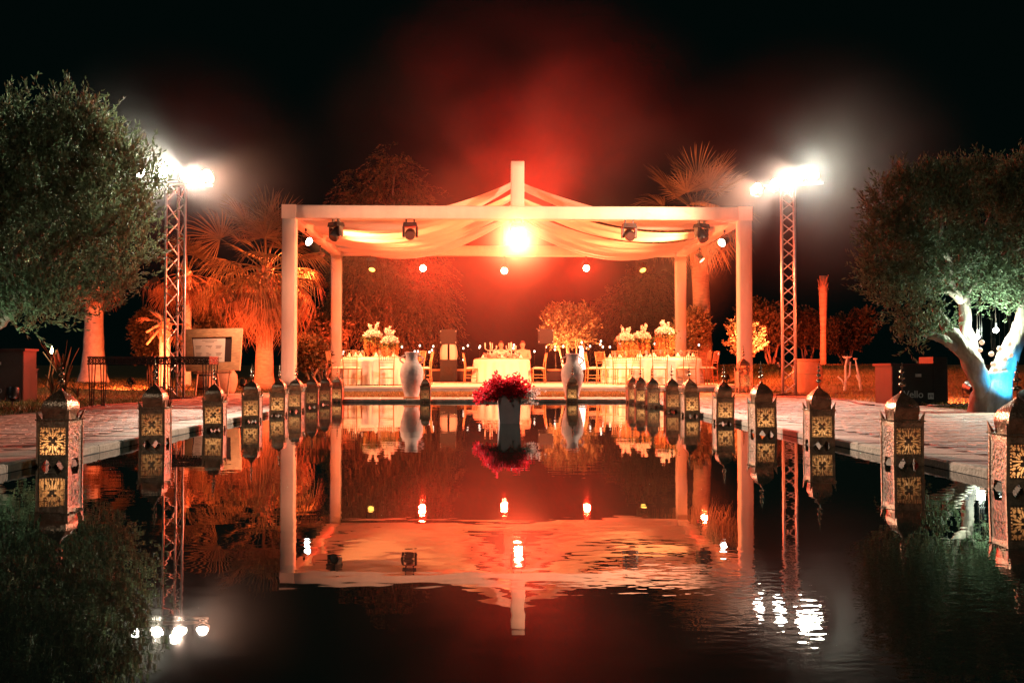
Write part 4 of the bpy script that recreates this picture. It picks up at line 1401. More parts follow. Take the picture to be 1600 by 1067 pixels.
# seating chart in a wide wooden frame on an easel
Yb = 21.6
TLc, TRc, BRc, BLc = at(284, 515, Yb), at(379.5, 513, Yb - .25), at(375, 578.5, Yb - .45), at(291, 580.5, Yb - .2)
bo = (TLc + BRc) / 2
bd = empty('seating_chart', (bo.x, bo.y, ZG), 0, 'seating chart on paper in a wide pale wooden frame on an easel', 'sign')
cs = [c - Vector(bd.location) for c in (TLc, TRc, BRc, BLc)]
nrm = (cs[1] - cs[0]).cross(cs[3] - cs[0]).normalized()
if nrm.y > 0: nrm = -nrm
def bil(u, v, off=0.0):
    return cs[0] * (1 - u) * (1 - v) + cs[1] * u * (1 - v) + cs[2] * u * v + cs[3] * (1 - u) * v + nrm * off
def slab(name, uv, t0, t1, mat, parent):
    mb = MB()
    vs = [bil(u, v, t0) for u, v in uv] + [bil(u, v, t1) for u, v in uv]
    mb.add(vs, [(3, 2, 1, 0), (4, 5, 6, 7), (0, 1, 5, 4), (1, 2, 6, 5), (2, 3, 7, 6), (3, 0, 4, 7)])
    return mb.build(name, mat, parent)
iu, iv = .16, .20
g_ = .002
slab('frame_board', [(0, 0), (1, 0), (1 - iu, iv), (iu, iv)], -.02, .03, M['pine'], bd)
slab('frame_board', [(1, g_), (1, 1 - g_), (1 - iu, 1 - iv - g_), (1 - iu, iv + g_)], -.02, .03, M['pine'], bd)
slab('frame_board', [(1, 1), (0, 1), (iu, 1 - iv), (1 - iu, 1 - iv)], -.02, .03, M['pine'], bd)
slab('frame_board', [(0, 1 - g_), (0, g_), (iu, iv + g_), (iu, 1 - iv - g_)], -.02, .03, M['pine'], bd)
slab('mirror', [(iu - .01, iv - .01), (1 - iu + .01, iv - .01), (1 - iu + .01, 1 - iv + .01), (iu - .01, 1 - iv + .01)], -.012, -.004, M['mirror'], bd)
pp = slab('paper', [(iu + .01, iv + .02), (.72, iv + .015), (.71, 1 - iv - .01), (iu + .02, 1 - iv - .01)], .0, .004, M['paper'], bd)
def line(u0, u1, v, h=.010):
    mb = MB(); mb.add([bil(u0, v, .006), bil(u1, v, .006), bil(u1, v + h, .006), bil(u0, v + h, .006)], [(0, 1, 2, 3)]); mb.build('print_line', M['ink'], pp)
line(.33, .58, .27, .014); line(.38, .53, .31, .012)
for cu_ in (.26, .44, .61):
    for rv in (.40, .57, .70):
        for q in range(3 if rv < .7 else 1):
            line(cu_ - .055 + .01 * (q % 2), cu_ + .055 - .012 * q, rv + q * .028, .012)
for u in (.2, .8):
    a = bil(u, 1); 
    mb = MB(); mb.tube([a - nrm * .06 + Vector((0, 0, .12)), Vector((a.x, a.y - .12, .012))], .022, 6); mb.build('easel_leg', M['boot'], bd)
a = bil(.5, .6); mb = MB(); mb.tube([a - nrm * .08, Vector((a.x, a.y + .65, .012))], .022, 6); mb.build('easel_leg', M['boot'], bd)
a, b = bil(.15, 1.0), bil(.85, 1.0)
mb = MB(); mb.tube([a + Vector((0, -.02, -.035)), b + Vector((0, -.02, -.035))], .022, 6); mb.build('easel_ledge', M['boot'], bd)

# wooden tub beside the easel
p = on(321, 617, ZG)
wt = empty('wooden_tub', (p.x, p.y, ZG - .02), 0, 'dark upright wooden stave tub below the seating chart', 'tub')
for k in range(14):
    a = 6.2832 * k / 14
    m = Matrix.Rotation(a, 3, 'Z')
    mb = MB(); mb.box(m @ Vector((.19, 0, .30)), (.025, .082, .60 + .02 * (k % 3)), m); mb.build('stave', M['boot'], wt)
for z in (.14, .44):
    mb = MB(); mb.lathe([(.207, z), (.21, z + .02), (.207, z + .04)], 28, cap=False); mb.build('hoop', M['iron'], wt, True)
# round clay jar with lid, behind the tub
p = on(334, 616, ZG)
cj = empty('clay_jar', (p.x + .12, p.y + .7, ZG - .02), 0, 'rounded clay jar with domed lid next to the wooden tub', 'jar')
mb = MB(); mb.lathe([(.13, 0), (.20, .10), (.245, .30), (.23, .46), (.16, .56), (.15, .60)], 26); mb.build('body', M['terracotta'], cj, True)
mb = MB(); mb.lathe([(.17, .60), (.165, .63), (.10, .69), (.03, .72), (.02, .76)], 26); mb.build('lid', M['terracotta'], cj, True)

# black bar counters with printed name
def counter(c, w, d, h, rz, label, tall):
    r = empty('bar_counter', c, rz, label, 'counter', 'black bar counters')
    mb = MB(); mb.box((0, 0, h / 2), (w, d, h)); body = mb.build('body', M['black'], r)
    mb = MB(); mb.box((0, 0, h + .02), (w + .06, d + .06, .04)); mb.build('top', M['darkred'], r)
    for s in (-1, 1):
        mb = MB(); mb.box((s * (w / 2 - .03), -d / 2 - .008, h / 2), (.05, .015, h - .02)); mb.build('front_stile', M['black'], r)
    mb = MB(); mb.box((0, -d / 2 - .008, h * .70), (w - .14, .012, .03)); mb.build('front_rail', M['black'], r)
    mb = MB(); mb.box((w * .08, -d / 2 - .014, h * .76), (.10, .012, .05)); mb.build('handle', M['alu'], r)
    if tall:
        mb = MB(); mb.box((w / 2 + .16, .1, h * .62), (.26, d * .8, h * 1.22)); mb.build('side_cabinet', M['black'], r)
    cu = bpy.data.curves.new('lettering', 'FONT'); cu.body = 'Vello'; cu.size = .17; cu.align_x = 'CENTER'; cu.extrude = .002
    tmp = bpy.data.objects.new('lettering_curve', cu); col.objects.link(tmp)
    bpy.context.view_layer.update()
    lme = bpy.data.meshes.new_from_object(tmp.evaluated_get(bpy.context.evaluated_depsgraph_get()))
    bpy.data.objects.remove(tmp)
    lme.materials.clear(); lme.materials.append(M['logo'])
    t = bpy.data.objects.new('lettering', lme)
    t.parent = r; t.location = (-.02, -d / 2 - .006, h * .20); t.rotation_euler = (R(90), 0, 0); col.objects.link(t)
    mb = MB(); mb.box((.29, -d / 2 - .004, h * .24), (.10, .006, .10)); em = mb.build('emblem', M['logo'], r)
    mb = MB()
    for k in range(3): mb.box((.26 + k * .03, -d / 2 - .009, h * .24 + .01 * (k % 2)), (.012, .004, .05))
    mb.build('emblem_mark', M['black'], em)
    return r
p = on(1448, 633, ZG)
counter(Vector((p.x + .05, p.y + .9, .03)), .80, .55, .66, R(6), 'black bar counter lettered in white, under the olive tree with blue trunk', True)
p = at(2, 612, 18.2)
counter(Vector((p.x - .02, 18.2, .03)), 1.02, .6, .93, R(4), 'black bar counter with glowing red top edge, cut by the photo edge', False)
p = on(49, 620, .03)
bp_ = empty('square_post', (xat(49, 18.6), 18.6, .03), 0, 'dark red square post standing against the cut-off bar counter', 'post')
mb = MB(); mb.box((0, 0, .29), (.15, .15, .58)); mb.build('shaft', M['black'], bp_)
mb = MB(); mb.box((0, 0, .597), (.18, .18, .03)); mb.build('cap', M['black'], bp_)

# garden torch, stakes
Yf = on(75, 612, ZG).y
to = empty('garden_torch', (xat(72, Yf), Yf, .03), 0, 'burning garden torch on a thin pole near the olive tree', 'torch')
tt = at(81, 556, Yf) - Vector(to.location)
mb = MB(); mb.tube([(0, 0, 0), tt], .018, 8); mb.build('pole', M['bamboo'], to)
mb = MB(); mb.lathe([(.02, -.03), (.055, 0), (.06, .05), (.05, .055)], 14, tt); mb.build('oil_cup', M['iron'], to, True)
mb = MB(); mb.lathe([(.012, .05), (.038, .085), (.042, .11), (.026, .17), (.008, .24)], 10, tt); mb.build('flame', M['flame'], to, True)
point('torch_glow', Vector(to.location) + tt + Vector((0, -.02, .32)), 14, (1, .6, .25), .04)
for k, (a, b, w) in enumerate((((67, 550), (112, 613), 'long bare bamboo stake leaning across the garden torch'), ((88, 547), (77, 600), 'short bamboo stake propped upright against the garden torch'))):
    A, B = at(a[0], a[1], Yf - .25 + k * .1), on(b[0], b[1], .04)
    B = at(b[0], min(b[1], 612), Yf - .35 + k * .3); B.z = .04
    s_ = empty('bamboo_stake', (B.x, B.y, B.z), 0, w, 'stake', 'bamboo stakes')
    mb = MB(); mb.tube([(0, 0, 0), (A - B) * .5, A - B], [.013, .015, .016], 8); mb.build('cane', M['bamboo'], s_, True)
    for q in (.3, .55, .8):
        mb = MB(); v = (A - B); mb.tube([v * (q - .005), v * (q + .005)], .019, 8); mb.build('node', M['bamboo'], s_)

# ================================================================== PLANTS
def tube_tree(name, parent, segs, mat, n=9):
    mb = MB()
    for pts, rad in segs: mb.tube(pts, rad, n)
    return mb.build(name, mat, parent, True)

def wob(a, b, k, amp, g, up=0.0):
    a, b = np.array(a, float), np.array(b, float)
    pts = []
    for i in range(k + 1):
        t = i / k
        p = a + (b - a) * t + g.normal(0, amp, 3) * math.sin(math.pi * t) + np.array([0, 0, up * math.sin(math.pi * t)])
        pts.append(tuple(p))
    return pts

def crown_pts(clumps, ntw, k, tw, g, up=.6, out=.8, spread=.5, shell=.55, droop=0.0):
    """twigs spread through ellipsoid clumps, each carrying k leaves"""
    vol = np.array([c[3] * c[4] * c[5] for c in clumps]) ** .8
    w = g.choice(len(clumps), ntw, p=vol / vol.sum())
    C = np.array(clumps)[w]
    d = unit(g.normal(size=(ntw, 3)))
    rr = shell + (1 - shell) * g.random((ntw, 1)) ** .7
    rr *= 1 + .12 * g.normal(size=(ntw, 1))
    base = C[:, :3] + d * C[:, 3:] * rr
    td = unit(d * out + np.array([0, 0, up]) + g.normal(0, .35, (ntw, 3)))
    t = np.tile(np.linspace(.05, 1, k), (ntw, 1))[:, :, None]
    ln = (tw * (.6 + .8 * g.random((ntw, 1))))[:, :, None]
    P = base[:, None, :] + td[:, None, :] * t * ln
    P[:, :, 2] -= droop * (t[:, :, 0] ** 1.6) * ln[:, :, 0]
    D = td[:, None, :] + g.normal(0, spread, (ntw, k, 3))
    if droop: D[:, :, 2] -= droop
    P = P + g.normal(0, .012, P.shape)
    return P.reshape(-1, 3), D.reshape(-1, 3)

def tree(name, loc, label, cat, trunk, clumps, ntw, k, tw, leafL, leafW, mat, bark, seed, group=None, **kw):
    g = np.random.default_rng(seed)
    r = empty(name, loc, 0, label, cat, group)
    mb = MB()
    for pts, rad in trunk(g):
        if name == 'olive_tree':
            q = 5; n_ = (len(pts) - 1) * q
            pp_ = [Vector(pts[min(i // q, len(pts) - 2)]).lerp(Vector(pts[min(i // q, len(pts) - 2) + 1]), (i - q * min(i // q, len(pts) - 2)) / q) for i in range(n_ + 1)]
            rr_ = [float(np.interp(i / q, range(len(rad)), rad)) for i in range(n_ + 1)]
            mb.tube(pp_, rr_, 16)
        else: mb.tube(pts, rad, 10)
    if name == 'olive_tree':
        from mathutils import noise as mn
        mb.v = [tuple(Vector(v) + mn.noise_vector(Vector(v) * 5.0) * .04 + mn.noise_vector(Vector(v) * 14.0) * .022) for v in mb.v]
    mb.build('trunk', bark, r, True)
    P, D = crown_pts(clumps, ntw, k, tw, g, **kw)
    n = len(P)
    leaves_obj('crown', mat, r, P, D, leafL * (.7 + .6 * g.random(n)), leafW, seed + 1)
    return r

def plumes(cls, seed):
    """shrink the main clumps a little and add small upright sprays on their upper outline"""
    g = np.random.default_rng(seed)
    out = []
    for c in cls:
        out.append((c[0], c[1], c[2], c[3] * .86, c[4] * .86, c[5] * .84))
        for k in range(3):
            a = g.random() * 6.28; e = g.uniform(.25, 1.2)
            out.append((c[0] + math.cos(a) * math.cos(e) * c[3] * .92, c[1] + math.sin(a) * math.cos(e) * c[4] * .92, c[2] + math.sin(e) * c[5] * .95,
                        c[3] * .22, c[4] * .22, c[5] * .34))
    return out
# --- big olive tree by the cut-off counter
OY = 16.6
oc = Vector((xat(30, OY), OY, .03))
def up(px, py, dy=0.0): 
    q = at(px, py, OY + dy); return tuple(q - oc)
def cl3(px, py, dy, rx, ry, rz): return (*up(px, py, dy), rx, ry, rz)
def tr_olive_l(g):
    s = []
    fk = up(-40, 525)
    s.append((wob((-1.5, .3, 0), fk, 5, .05, g), [.30, .26, .24, .22, .21, .20]))
    for t in (up(60, 440, .3), up(-30, 420, -.3), up(150, 420, .4), up(90, 340, 0), up(20, 330, .5), up(190, 330, .2)):
        s.append((wob(fk, t, 6, .09, g, .1), [.14, .12, .10, .08, .06, .045, .03]))
    return s
cls = [cl3(40, 400, 0, 1.6, 1.3, 1.4), cl3(110, 330, .1, 1.25, 1.1, 1.2), cl3(60, 270, 0, 1.3, 1.1, 1.0), cl3(165, 330, 0, .85, .9, .9), cl3(185, 395, .2, .72, .8, .75),
       cl3(120, 240, 0, .8, .8, .75), cl3(175, 265, -.1, .62, .7, .72), cl3(215, 285, 0, .40, .5, .55), cl3(135, 205, 0, .42, .5, .5), cl3(30, 215, 0, .8, .8, .6),
       cl3(-40, 320, 0, 1.2, 1.1, 1.4), cl3(110, 470, -.2, .9, .9, .45), cl3(40, 490, -.3, .8, .8, .4), cl3(180, 450, .1, .5, .6, .4), cl3(-10, 455, 0, .9, .9, .6)]
tree('olive_tree', oc, 'large olive tree lit on one side by the floodlights, above the garden torch', 'tree', tr_olive_l, plumes(cls, 61), 4300, 13, .36, .088, .0140, M['olive'], M['olive_bark'], 101, up=.9, out=.55, spread=.45, shell=.35)

# --- olive tree with blue lit trunk
RY = 13.3
rc = Vector((xat(1548, RY), RY, .03))
def ur(px, py, dy=0.0):
    q = at(px, py, RY + dy); return tuple(q - rc)
def cr3(px, py, dy, rx, ry, rz): return (*ur(px, py, dy), rx, ry, rz)
def tr_olive_r(g):
    s = []
    b = (0, 0, 0)
    s.append(([(-.02, 0, -.02), (-.02, 0, .12), ur(1553, 600), ur(1552, 580)], [.30, .26, .23, .20]))
    # leaning pale limb and the heavy limb behind
    s.append(([ur(1540, 640), ur(1535, 605, -.05), ur(1522, 570, -.1), ur(1500, 540, -.1), ur(1478, 510, -.05), ur(1462, 480, 0)], [.16, .14, .12, .105, .085, .06]))
    s.append(([ur(1505, 545, -.1), ur(1482, 535, -.15), ur(1462, 525, -.2), ur(1438, 520, -.2)], [.065, .055, .045, .03]))
    s.append(([ur(1556, 600), ur(1575, 560), ur(1590, 520), ur(1605, 470), ur(1610, 420)], [.17, .15, .12, .09, .06]))
    s.append(([ur(1530, 590, .2), ur(1515, 540, .25), ur(1507, 490, .3), ur(1505, 430, .3), ur(1500, 370, .3)], [.12, .10, .085, .06, .04]))
    for t in (ur(1420, 420, 0), ur(1400, 350, .2), ur(1470, 330, 0), ur(1550, 330, .2), ur(1620, 360, 0)):
        s.append((wob(ur(1500, 470, .15), t, 5, .05, g, .05), [.05, .045, .04, .032, .025, .018]))
    return s
cls = [cr3(1450, 350, 0, .62, .6, .62), cr3(1400, 400, 0, .45, .5, .5), cr3(1430, 300, 0, .36, .4, .32), cr3(1500, 300, 0, .5, .55, .38), cr3(1385, 330, 0, .30, .4, .38),
       cr3(1550, 350, .1, .62, .6, .6), cr3(1600, 300, 0, .55, .6, .5), cr3(1640, 380, 0, .6, .7, .7), cr3(1490, 420, -.1, .7, .6, .42), cr3(1420, 470, -.1, .5, .5, .36),
       cr3(1365, 420, 0, .22, .3, .25), cr3(1375, 450, 0, .25, .3, .26), cr3(1450, 515, -.2, .36, .35, .16), cr3(1560, 450, .1, .6, .6, .34), cr3(1610, 470, 0, .45, .5, .3),
       cr3(1425, 535, -.25, .22, .25, .14), cr3(1372, 370, 0, .20, .25, .22)]
tree('olive_tree', rc, 'spreading olive tree with blue lit trunk and hanging glass balls', 'tree', tr_olive_r, plumes(cls, 62), 4000, 12, .23, .064, .0105, M['olive'], M['olive_bark'], 102, up=.8, out=.6, spread=.5, shell=.35)

# glass tealight balls hung on threads from that tree
for k, (px, py) in enumerate(((1531, 547), (1549, 553), (1552, 569), (1555, 578), (1570, 561), (1579, 555), (1577, 538), (1534, 535), (1562, 545))):
    p = at(px, py, RY - .38)
    r = empty('tealight_ball', p, 0, 'small round glass tealight ball hanging in the olive tree by the blue trunk', 'tealight', 'tealight balls in the olive tree')
    mb = MB(); mb.ball((0, 0, 0), .033, 14, 10); mb.build('glass_ball', M['tealight'], r, True)
    mb = MB(); mb.tube([(0, 0, .03), (0, 0, at(px, 490, RY - .38).z - p.z)], .003, 4); mb.build('thread', M['iron'], r)
# two white lamps in its crown
for k, (px, py, w) in enumerate(((1527, 526, 'nearer the pale leaning limb'), (1556, 516, 'nearer the heavy dark limb'))):
    p = at(px, py, RY - .05)
    r = empty('bulb_lamp', p, 0, 'bright white bulb hanging inside the olive crown, ' + w, 'lamp', 'bulbs in the olive crown')
    mb = MB(); mb.ball((0, 0, 0), .035, 12, 8); mb.build('bulb', M['lens_white'], r, True)
    mb = MB(); mb.tube([(0, 0, .03), (0, 0, .10)], .014, 8); mb.build('socket', M['black'], r)
    mb = MB(); mb.tube([(0, 0, .10), (0, 0, .55)], .004, 4); mb.build('cable', M['iron'], r)
    point('bulb_glow', p + Vector((0, -.06, 0)), 100, (.82, 1.0, .82), .04)

# --- fan palms
def fan_mesh(name, petl, bl, nseg, arc, droop, g, width=.03, cup=.25):
    """one fan leaf: petiole along +X, blade of folded segments at its end"""
    mb = MB()
    pts = [(0, 0, 0), (petl * .5, 0, .06 * petl), (petl, 0, 0)]
    mb.tube(pts, [.022, .015, .010], 5)
    c = Vector((petl, 0, 0))
    for k in range(nseg):
        a = (k / (nseg - 1) - .5) * arc + g.normal(0, .02)
        ln = bl * (1 - .25 * abs(k / (nseg - 1) - .5) * 2) * (.92 + .16 * g.random())
        d = Vector((math.cos(a), math.sin(a), 0)); s = Vector((-math.sin(a), math.cos(a), 0))
        st = [0, .35, .7, 1.0]
        L, Rr, C = [], [], []
        for t in st:
            z = cup * ln * t * (abs(math.sin(a)) * .6 + .1) - droop * ln * t ** 3 * (.7 + .6 * g.random())
            q = c + d * ln * t * (1 - .25 * droop * t * t) + Vector((0, 0, z))
            w = width * (t * .9 + .1 if t < .5 else (1.05 - t) * 1.0) * ln
            C.append(q); L.append(q + s * w + Vector((0, 0, w * .5))); Rr.append(q - s * w + Vector((0, 0, w * .5)))
        vs = L + C + Rr
        fs = []
        n = len(st)
        for i in range(n - 1):
            fs.append((i, i + 1, n + i + 1, n + i)); fs.append((n + i, n + i + 1, 2 * n + i + 1, 2 * n + i))
        mb.add(vs, fs)
    return mb.mesh(name)

def palm(loc, H, r0, r1, label, specs, bark, seed, boots=True, lean=(0, 0), scale=1.0, flare=1.0):
    g = np.random.default_rng(seed)
    r = empty('fan_palm', loc, 0, label, 'palm tree')
    n = 14
    pts = [(lean[0] * (i / n) ** 1.5, lean[1] * (i / n), H * i / n) for i in range(n + 1)]
    rad = [r0 + (r1 - r0) * (i / n) + (flare - 1) * r0 * math.exp(-i / n * 9) + .008 * math.sin(i * 2.3) for i in range(n + 1)]
    mb = MB(); mb.tube(pts, rad, 16); mb.build('trunk', bark, r, True)
    if boots:
        bm_ = MB(); bm_.add([(-.05, 0, 0), (.05, 0, 0), (.06, .035, .11), (-.06, .035, .11), (.035, .09, .24), (-.035, .09, .24), (0, -.02, .1)], [(0, 1, 2, 3), (3, 2, 4, 5), (0, 3, 6), (1, 6, 2), (3, 5, 6), (2, 6, 4)])
        bme = bm_.mesh('leaf_boot'); bme.materials.append(M['boot'])
        nb = int(boots) if boots > 1 else 50
        for k in range(nb):
            t = k / nb
            z = H - .05 - (1 - t) * min(1.5, H * .3)
            a = k * 2.4
            q = z / H
            rr = r0 + (r1 - r0) * q - .01
            link_mesh('leaf_boot', bme, None, r, (lean[0] * q ** 1.5 + math.cos(a) * rr, lean[1] * q + math.sin(a) * rr, z), (0, 0, a - math.pi / 2), .9)
    top = Vector((lean[0], lean[1], H))
    for (cnt, e0, e1, petl, bl, droop, mat, arc, azs) in specs:
        meshes = []
        for q in range(3):
            me = fan_mesh('frond', petl * scale, bl * scale, 30, arc, droop, g, .040)
            me.materials.append(mat); meshes.append(me)
        for k in range(cnt):
            az = (azs[k] if azs else k * 2.399 + g.normal(0, .2))
            el = e0 + (e1 - e0) * (k / max(1, cnt - 1)) + (0 if azs else g.normal(0, .08))
            roll = g.normal(0, .35)
            m = Matrix.Rotation(az, 4, 'Z') @ Matrix.Rotation(-el, 4, 'Y') @ Matrix.Rotation(roll, 4, 'X')
            o = link_mesh('frond', meshes[k % 3], None, r, top + Vector((0, 0, -.12 + .02 * (k % 5))))
            o.rotation_euler = m.to_euler(); s = .85 + .3 * g.random(); o.scale = (s, s, s)
    return r
# big palm with drooping skirt, next to the pergola
PYm = 29.0
p = on(413, 611, ZG); pb = Vector((xat(413, PYm), PYm, .02))
Hp = at(413, 420, PYm).z
palm(pb, Hp, .26, .20, 'big fan palm with hanging skirt of dry fronds, beside the pergola post', [
    (15, R(82), R(25), 1.35, 1.05, .25, M['fan'], 4.0, None),
    (16, R(20), R(-22), 1.2, 1.1, .55, M['fan'], 3.6, None),
    (24, R(-25), R(-62), 1.05, 1.15, .75, M['dead_fan'], 3.0, None)], M['palm_bark'], 201, boots=40, flare=1.25)
# palm behind the triangular tower
PY2 = 31.0
palm(Vector((xat(291, PY2), PY2, .02)), at(290, 425, PY2).z, .15, .13, 'slim pale-trunked fan palm right behind the triangular truss tower', [
    (9, R(70), R(10), .8, .75, .4, M['fan'], 3.8, None),
    (14, R(0), R(-55), .8, .8, .7, M['dead_fan'], 3.2, None)], M['limed_bark'], 202, boots=24)
# short palm with sawn stubs
PY3 = 28.0
sp = palm(Vector((xat(257, PY3), PY3, .02)), at(256, 505, PY3).z, .15, .14, 'short palm stump with sawn-off frond stalks behind the console tables', [
    (5, R(40), R(-30), .5, .45, .6, M['dead_fan'], 2.2, [2.2, 3.6, .4, 4.6, 1.2])], M['limed_bark'], 203, boots=20)
for k in range(9):
    a = math.pi + rnd.uniform(-1.6, 1.3); el = R(55 - k * 12)
    d = Vector((math.cos(a) * math.cos(el), math.sin(a) * math.cos(el), math.sin(el)))
    t = Vector((0, 0, at(256, 505, PY3).z - .05))
    mb = MB(); mb.tube([t, t + d * .3, t + d * rnd.uniform(.4, .85) + Vector((0, 0, -.08))], [.045, .03, .035], 6); mb.build('sawn_stalk', M['bamboo'], sp, True)
# whitewashed palm trunk with flared foot
PY4 = 33.0
palm(Vector((xat(146, PY4), PY4, .02)), at(148, 435, PY4).z, .36, .24, 'fan palm with thick limewashed trunk and flared foot beyond the garden torch', [
    (7, R(60), R(10), .8, .8, .4, M['fan'], 3.8, None),
    (12, R(-10), R(-65), .55, .75, .8, M['dead_fan'], 3.0, None)], M['limed_bark'], 204, boots=16, flare=1.7)
# tall palm on the jar side
PY5 = 37.0
palm(Vector((xat(1100, PY5), PY5, .02)), at(1096, 335, PY5).z, .34, .30, 'tall fan palm rising behind the pergola on the jar side', [
    (12, R(78), R(30), 1.0, 1.1, .12, M['fan'], 3.6, [2.6, .5, 4.6, 3.3, -.2, 5.2, 5.8, 2.9, .2, 4.1, 1.6, 3.7]),
    (10, R(15), R(-25), 1.0, 1.05, .45, M['fan'], 3.6, None),
    (14, R(-20), R(-60), .8, 1.05, .7, M['dead_fan'], 3.0, None)], M['palm_bark'], 205, boots=90, lean=(-.25, 0), scale=1.25)

# --- background trees and shrubs
def shrub(name, px, Y, rx, rz, label, mat, seed, ntw, cat='shrub', leafL=.07, leafW=.014, stems=5, up_=.8, zb_=.1, group=None, py_top=None, zc=None, tw=.25, lob=6):
    g = np.random.default_rng(seed)
    loc = Vector((xat(px, Y), Y, .03)); loc.z += bank(loc.x, Y)
    if zc is not None: zc -= loc.z
    cz = zc if zc is not None else zb_ + rz
    clumps = [(0, 0, cz, rx * .75, rx * .7, rz * .8)]
    for k in range(lob):
        a = g.random() * 6.28; e = g.uniform(-.6, 1.0)
        clumps.append((math.cos(a) * rx * .6, math.sin(a) * rx * .5, cz + e * rz * .6, rx * .42, rx * .4, rz * .40))
    def tk(g2):
        s = []
        for k in range(stems):
            a = 6.28 * k / stems + .4
            t = (math.cos(a) * rx * .55, math.sin(a) * rx * .45, cz + rz * .2)
            s.append((wob((math.cos(a) * .07, math.sin(a) * .07, 0), t, 5, .05, g2), [.035 + .02 * rx, .03 + .015 * rx, .028, .022, .016, .01]))
        return s
    return tree(name, loc, label, cat, tk, clumps, ntw, 10, tw, leafL, leafW, mat, M['bark'], seed, group, up=up_, out=.7, spread=.6, shell=.3)

# orange lit little tree at the stage back
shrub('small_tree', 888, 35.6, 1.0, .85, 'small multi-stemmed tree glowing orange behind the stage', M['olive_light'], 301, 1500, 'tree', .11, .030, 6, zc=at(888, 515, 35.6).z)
# shrubs right of the rear post
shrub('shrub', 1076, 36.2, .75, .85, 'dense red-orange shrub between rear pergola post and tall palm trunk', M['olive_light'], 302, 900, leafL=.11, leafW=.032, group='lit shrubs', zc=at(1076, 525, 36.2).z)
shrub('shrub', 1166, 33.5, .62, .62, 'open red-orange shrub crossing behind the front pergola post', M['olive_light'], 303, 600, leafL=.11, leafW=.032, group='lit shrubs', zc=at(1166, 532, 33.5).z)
for k, (px, Y, rx, rz, py, w) in enumerate(((1205, 42, 1.3, 1.3, 515, 'directly behind the box truss tower'), (1262, 44, 1.0, 1.0, 520, 'between box truss tower and bare red trunk'), (1322, 44, 1.2, 1.1, 525, 'just past the bare red trunk'))):
    shrub('dark_bush', px, Y, rx, rz, 'dim dark red bush on the far lawn, ' + w, M['shrub'], 310 + k, 900, 'bush', .13, .034, group='dim bushes on the far lawn', zc=at(px, py, Y).z)
for k, (px, Y, rx, rz, py, w) in enumerate(((235, 33, .55, 1.0, 535, 'behind the short palm stump'), (345, 34, .95, 1.1, 500, 'behind the seating chart'), (488, 31, .55, .55, 560, 'low, just inside the pergola front post'), (505, 38, .9, 1.0, 530, 'inside the pergola behind the rear post'))):
    shrub('dark_bush', px, Y, rx, rz, 'dim reddish bush ' + w, M['shrub'], 320 + k, 900, 'bush', .12, .032, group='dim bushes behind the palms', zc=max(.4, at(px, py, Y).z))

def weeping(px, Y, py_top, py_bot, rx, label, seed, n, mat, lob):
    g = np.random.default_rng(seed)
    loc = Vector((xat(px, Y), Y, .03))
    zt, zb3 = at(px, py_top, Y).z, at(px, py_bot, Y).z
    clumps = []
    for (dx, fz, r1, r2) in lob:
        clumps.append((dx * rx, g.normal(0, .3), zb3 + (zt - zb3) * fz, rx * r1, rx * r1, (zt - zb3) * r2))
    def tk(g2):
        s = [(wob((0, 0, 0), (.1, 0, zt * .45), 5, .08, g2), [.28, .25, .22, .2, .18, .16])]
        for c in clumps:
            s.append((wob((.1, 0, zt * .42), (c[0], c[1], c[2] + c[5] * .4), 5, .12, g2, .2), [.12, .10, .08, .06, .045, .03]))
        return s
    return tree('weeping_tree', loc, label, 'tree', tk, clumps, n, 16, 0.75, .13, .020, mat, M['bark'], seed, up=.1, out=.5, spread=.35, shell=.25, droop=.95)
weeping(604, 41, 228, 575, 2.3, 'tall weeping tree behind the pergola, next to the fan palm', 401, 3600, M['pepper'],
        [(0.15, .83, .45, .16), (-.45, .70, .5, .2), (.55, .66, .42, .2), (-.1, .52, .6, .22), (.6, .38, .5, .22), (-.55, .36, .5, .24), (.1, .25, .6, .2), (.85, .24, .35, .18)])
weeping(985, 42, 400, 590, 1.75, 'lower weeping tree beside the rear pergola post on the jar side', 402, 1700, M['pepper'],
        [(.35, .72, .5, .22), (-.35, .5, .55, .25), (.3, .42, .5, .25), (.0, .2, .6, .2)])

# bare red lit trunk
Yk = 38.0
bt = empty('bare_palm_trunk', (xat(1286, Yk), Yk, .02), 0, 'thin bare palm trunk glowing red on the far lawn', 'palm tree')
H_ = at(1286, 432, Yk).z
mb = MB(); mb.tube([(0, 0, 0), (.02, 0, H_ * .5), (.03, 0, H_ * .85), (.04, 0, H_)], [.14, .11, .17, .13], 12); mb.build('trunk', M['palm_bark'], bt, True)
for k in range(14):
    a = k * 2.4
    mb = MB(); mb.tube([(.03 + math.cos(a) * .12, math.sin(a) * .12, H_ * .82 + .04 * k), (.03 + math.cos(a) * .20, math.sin(a) * .2, H_ * .82 + .04 * k + .28)], [.03, .012], 5); mb.build('frond_stub', M['boot'], bt)

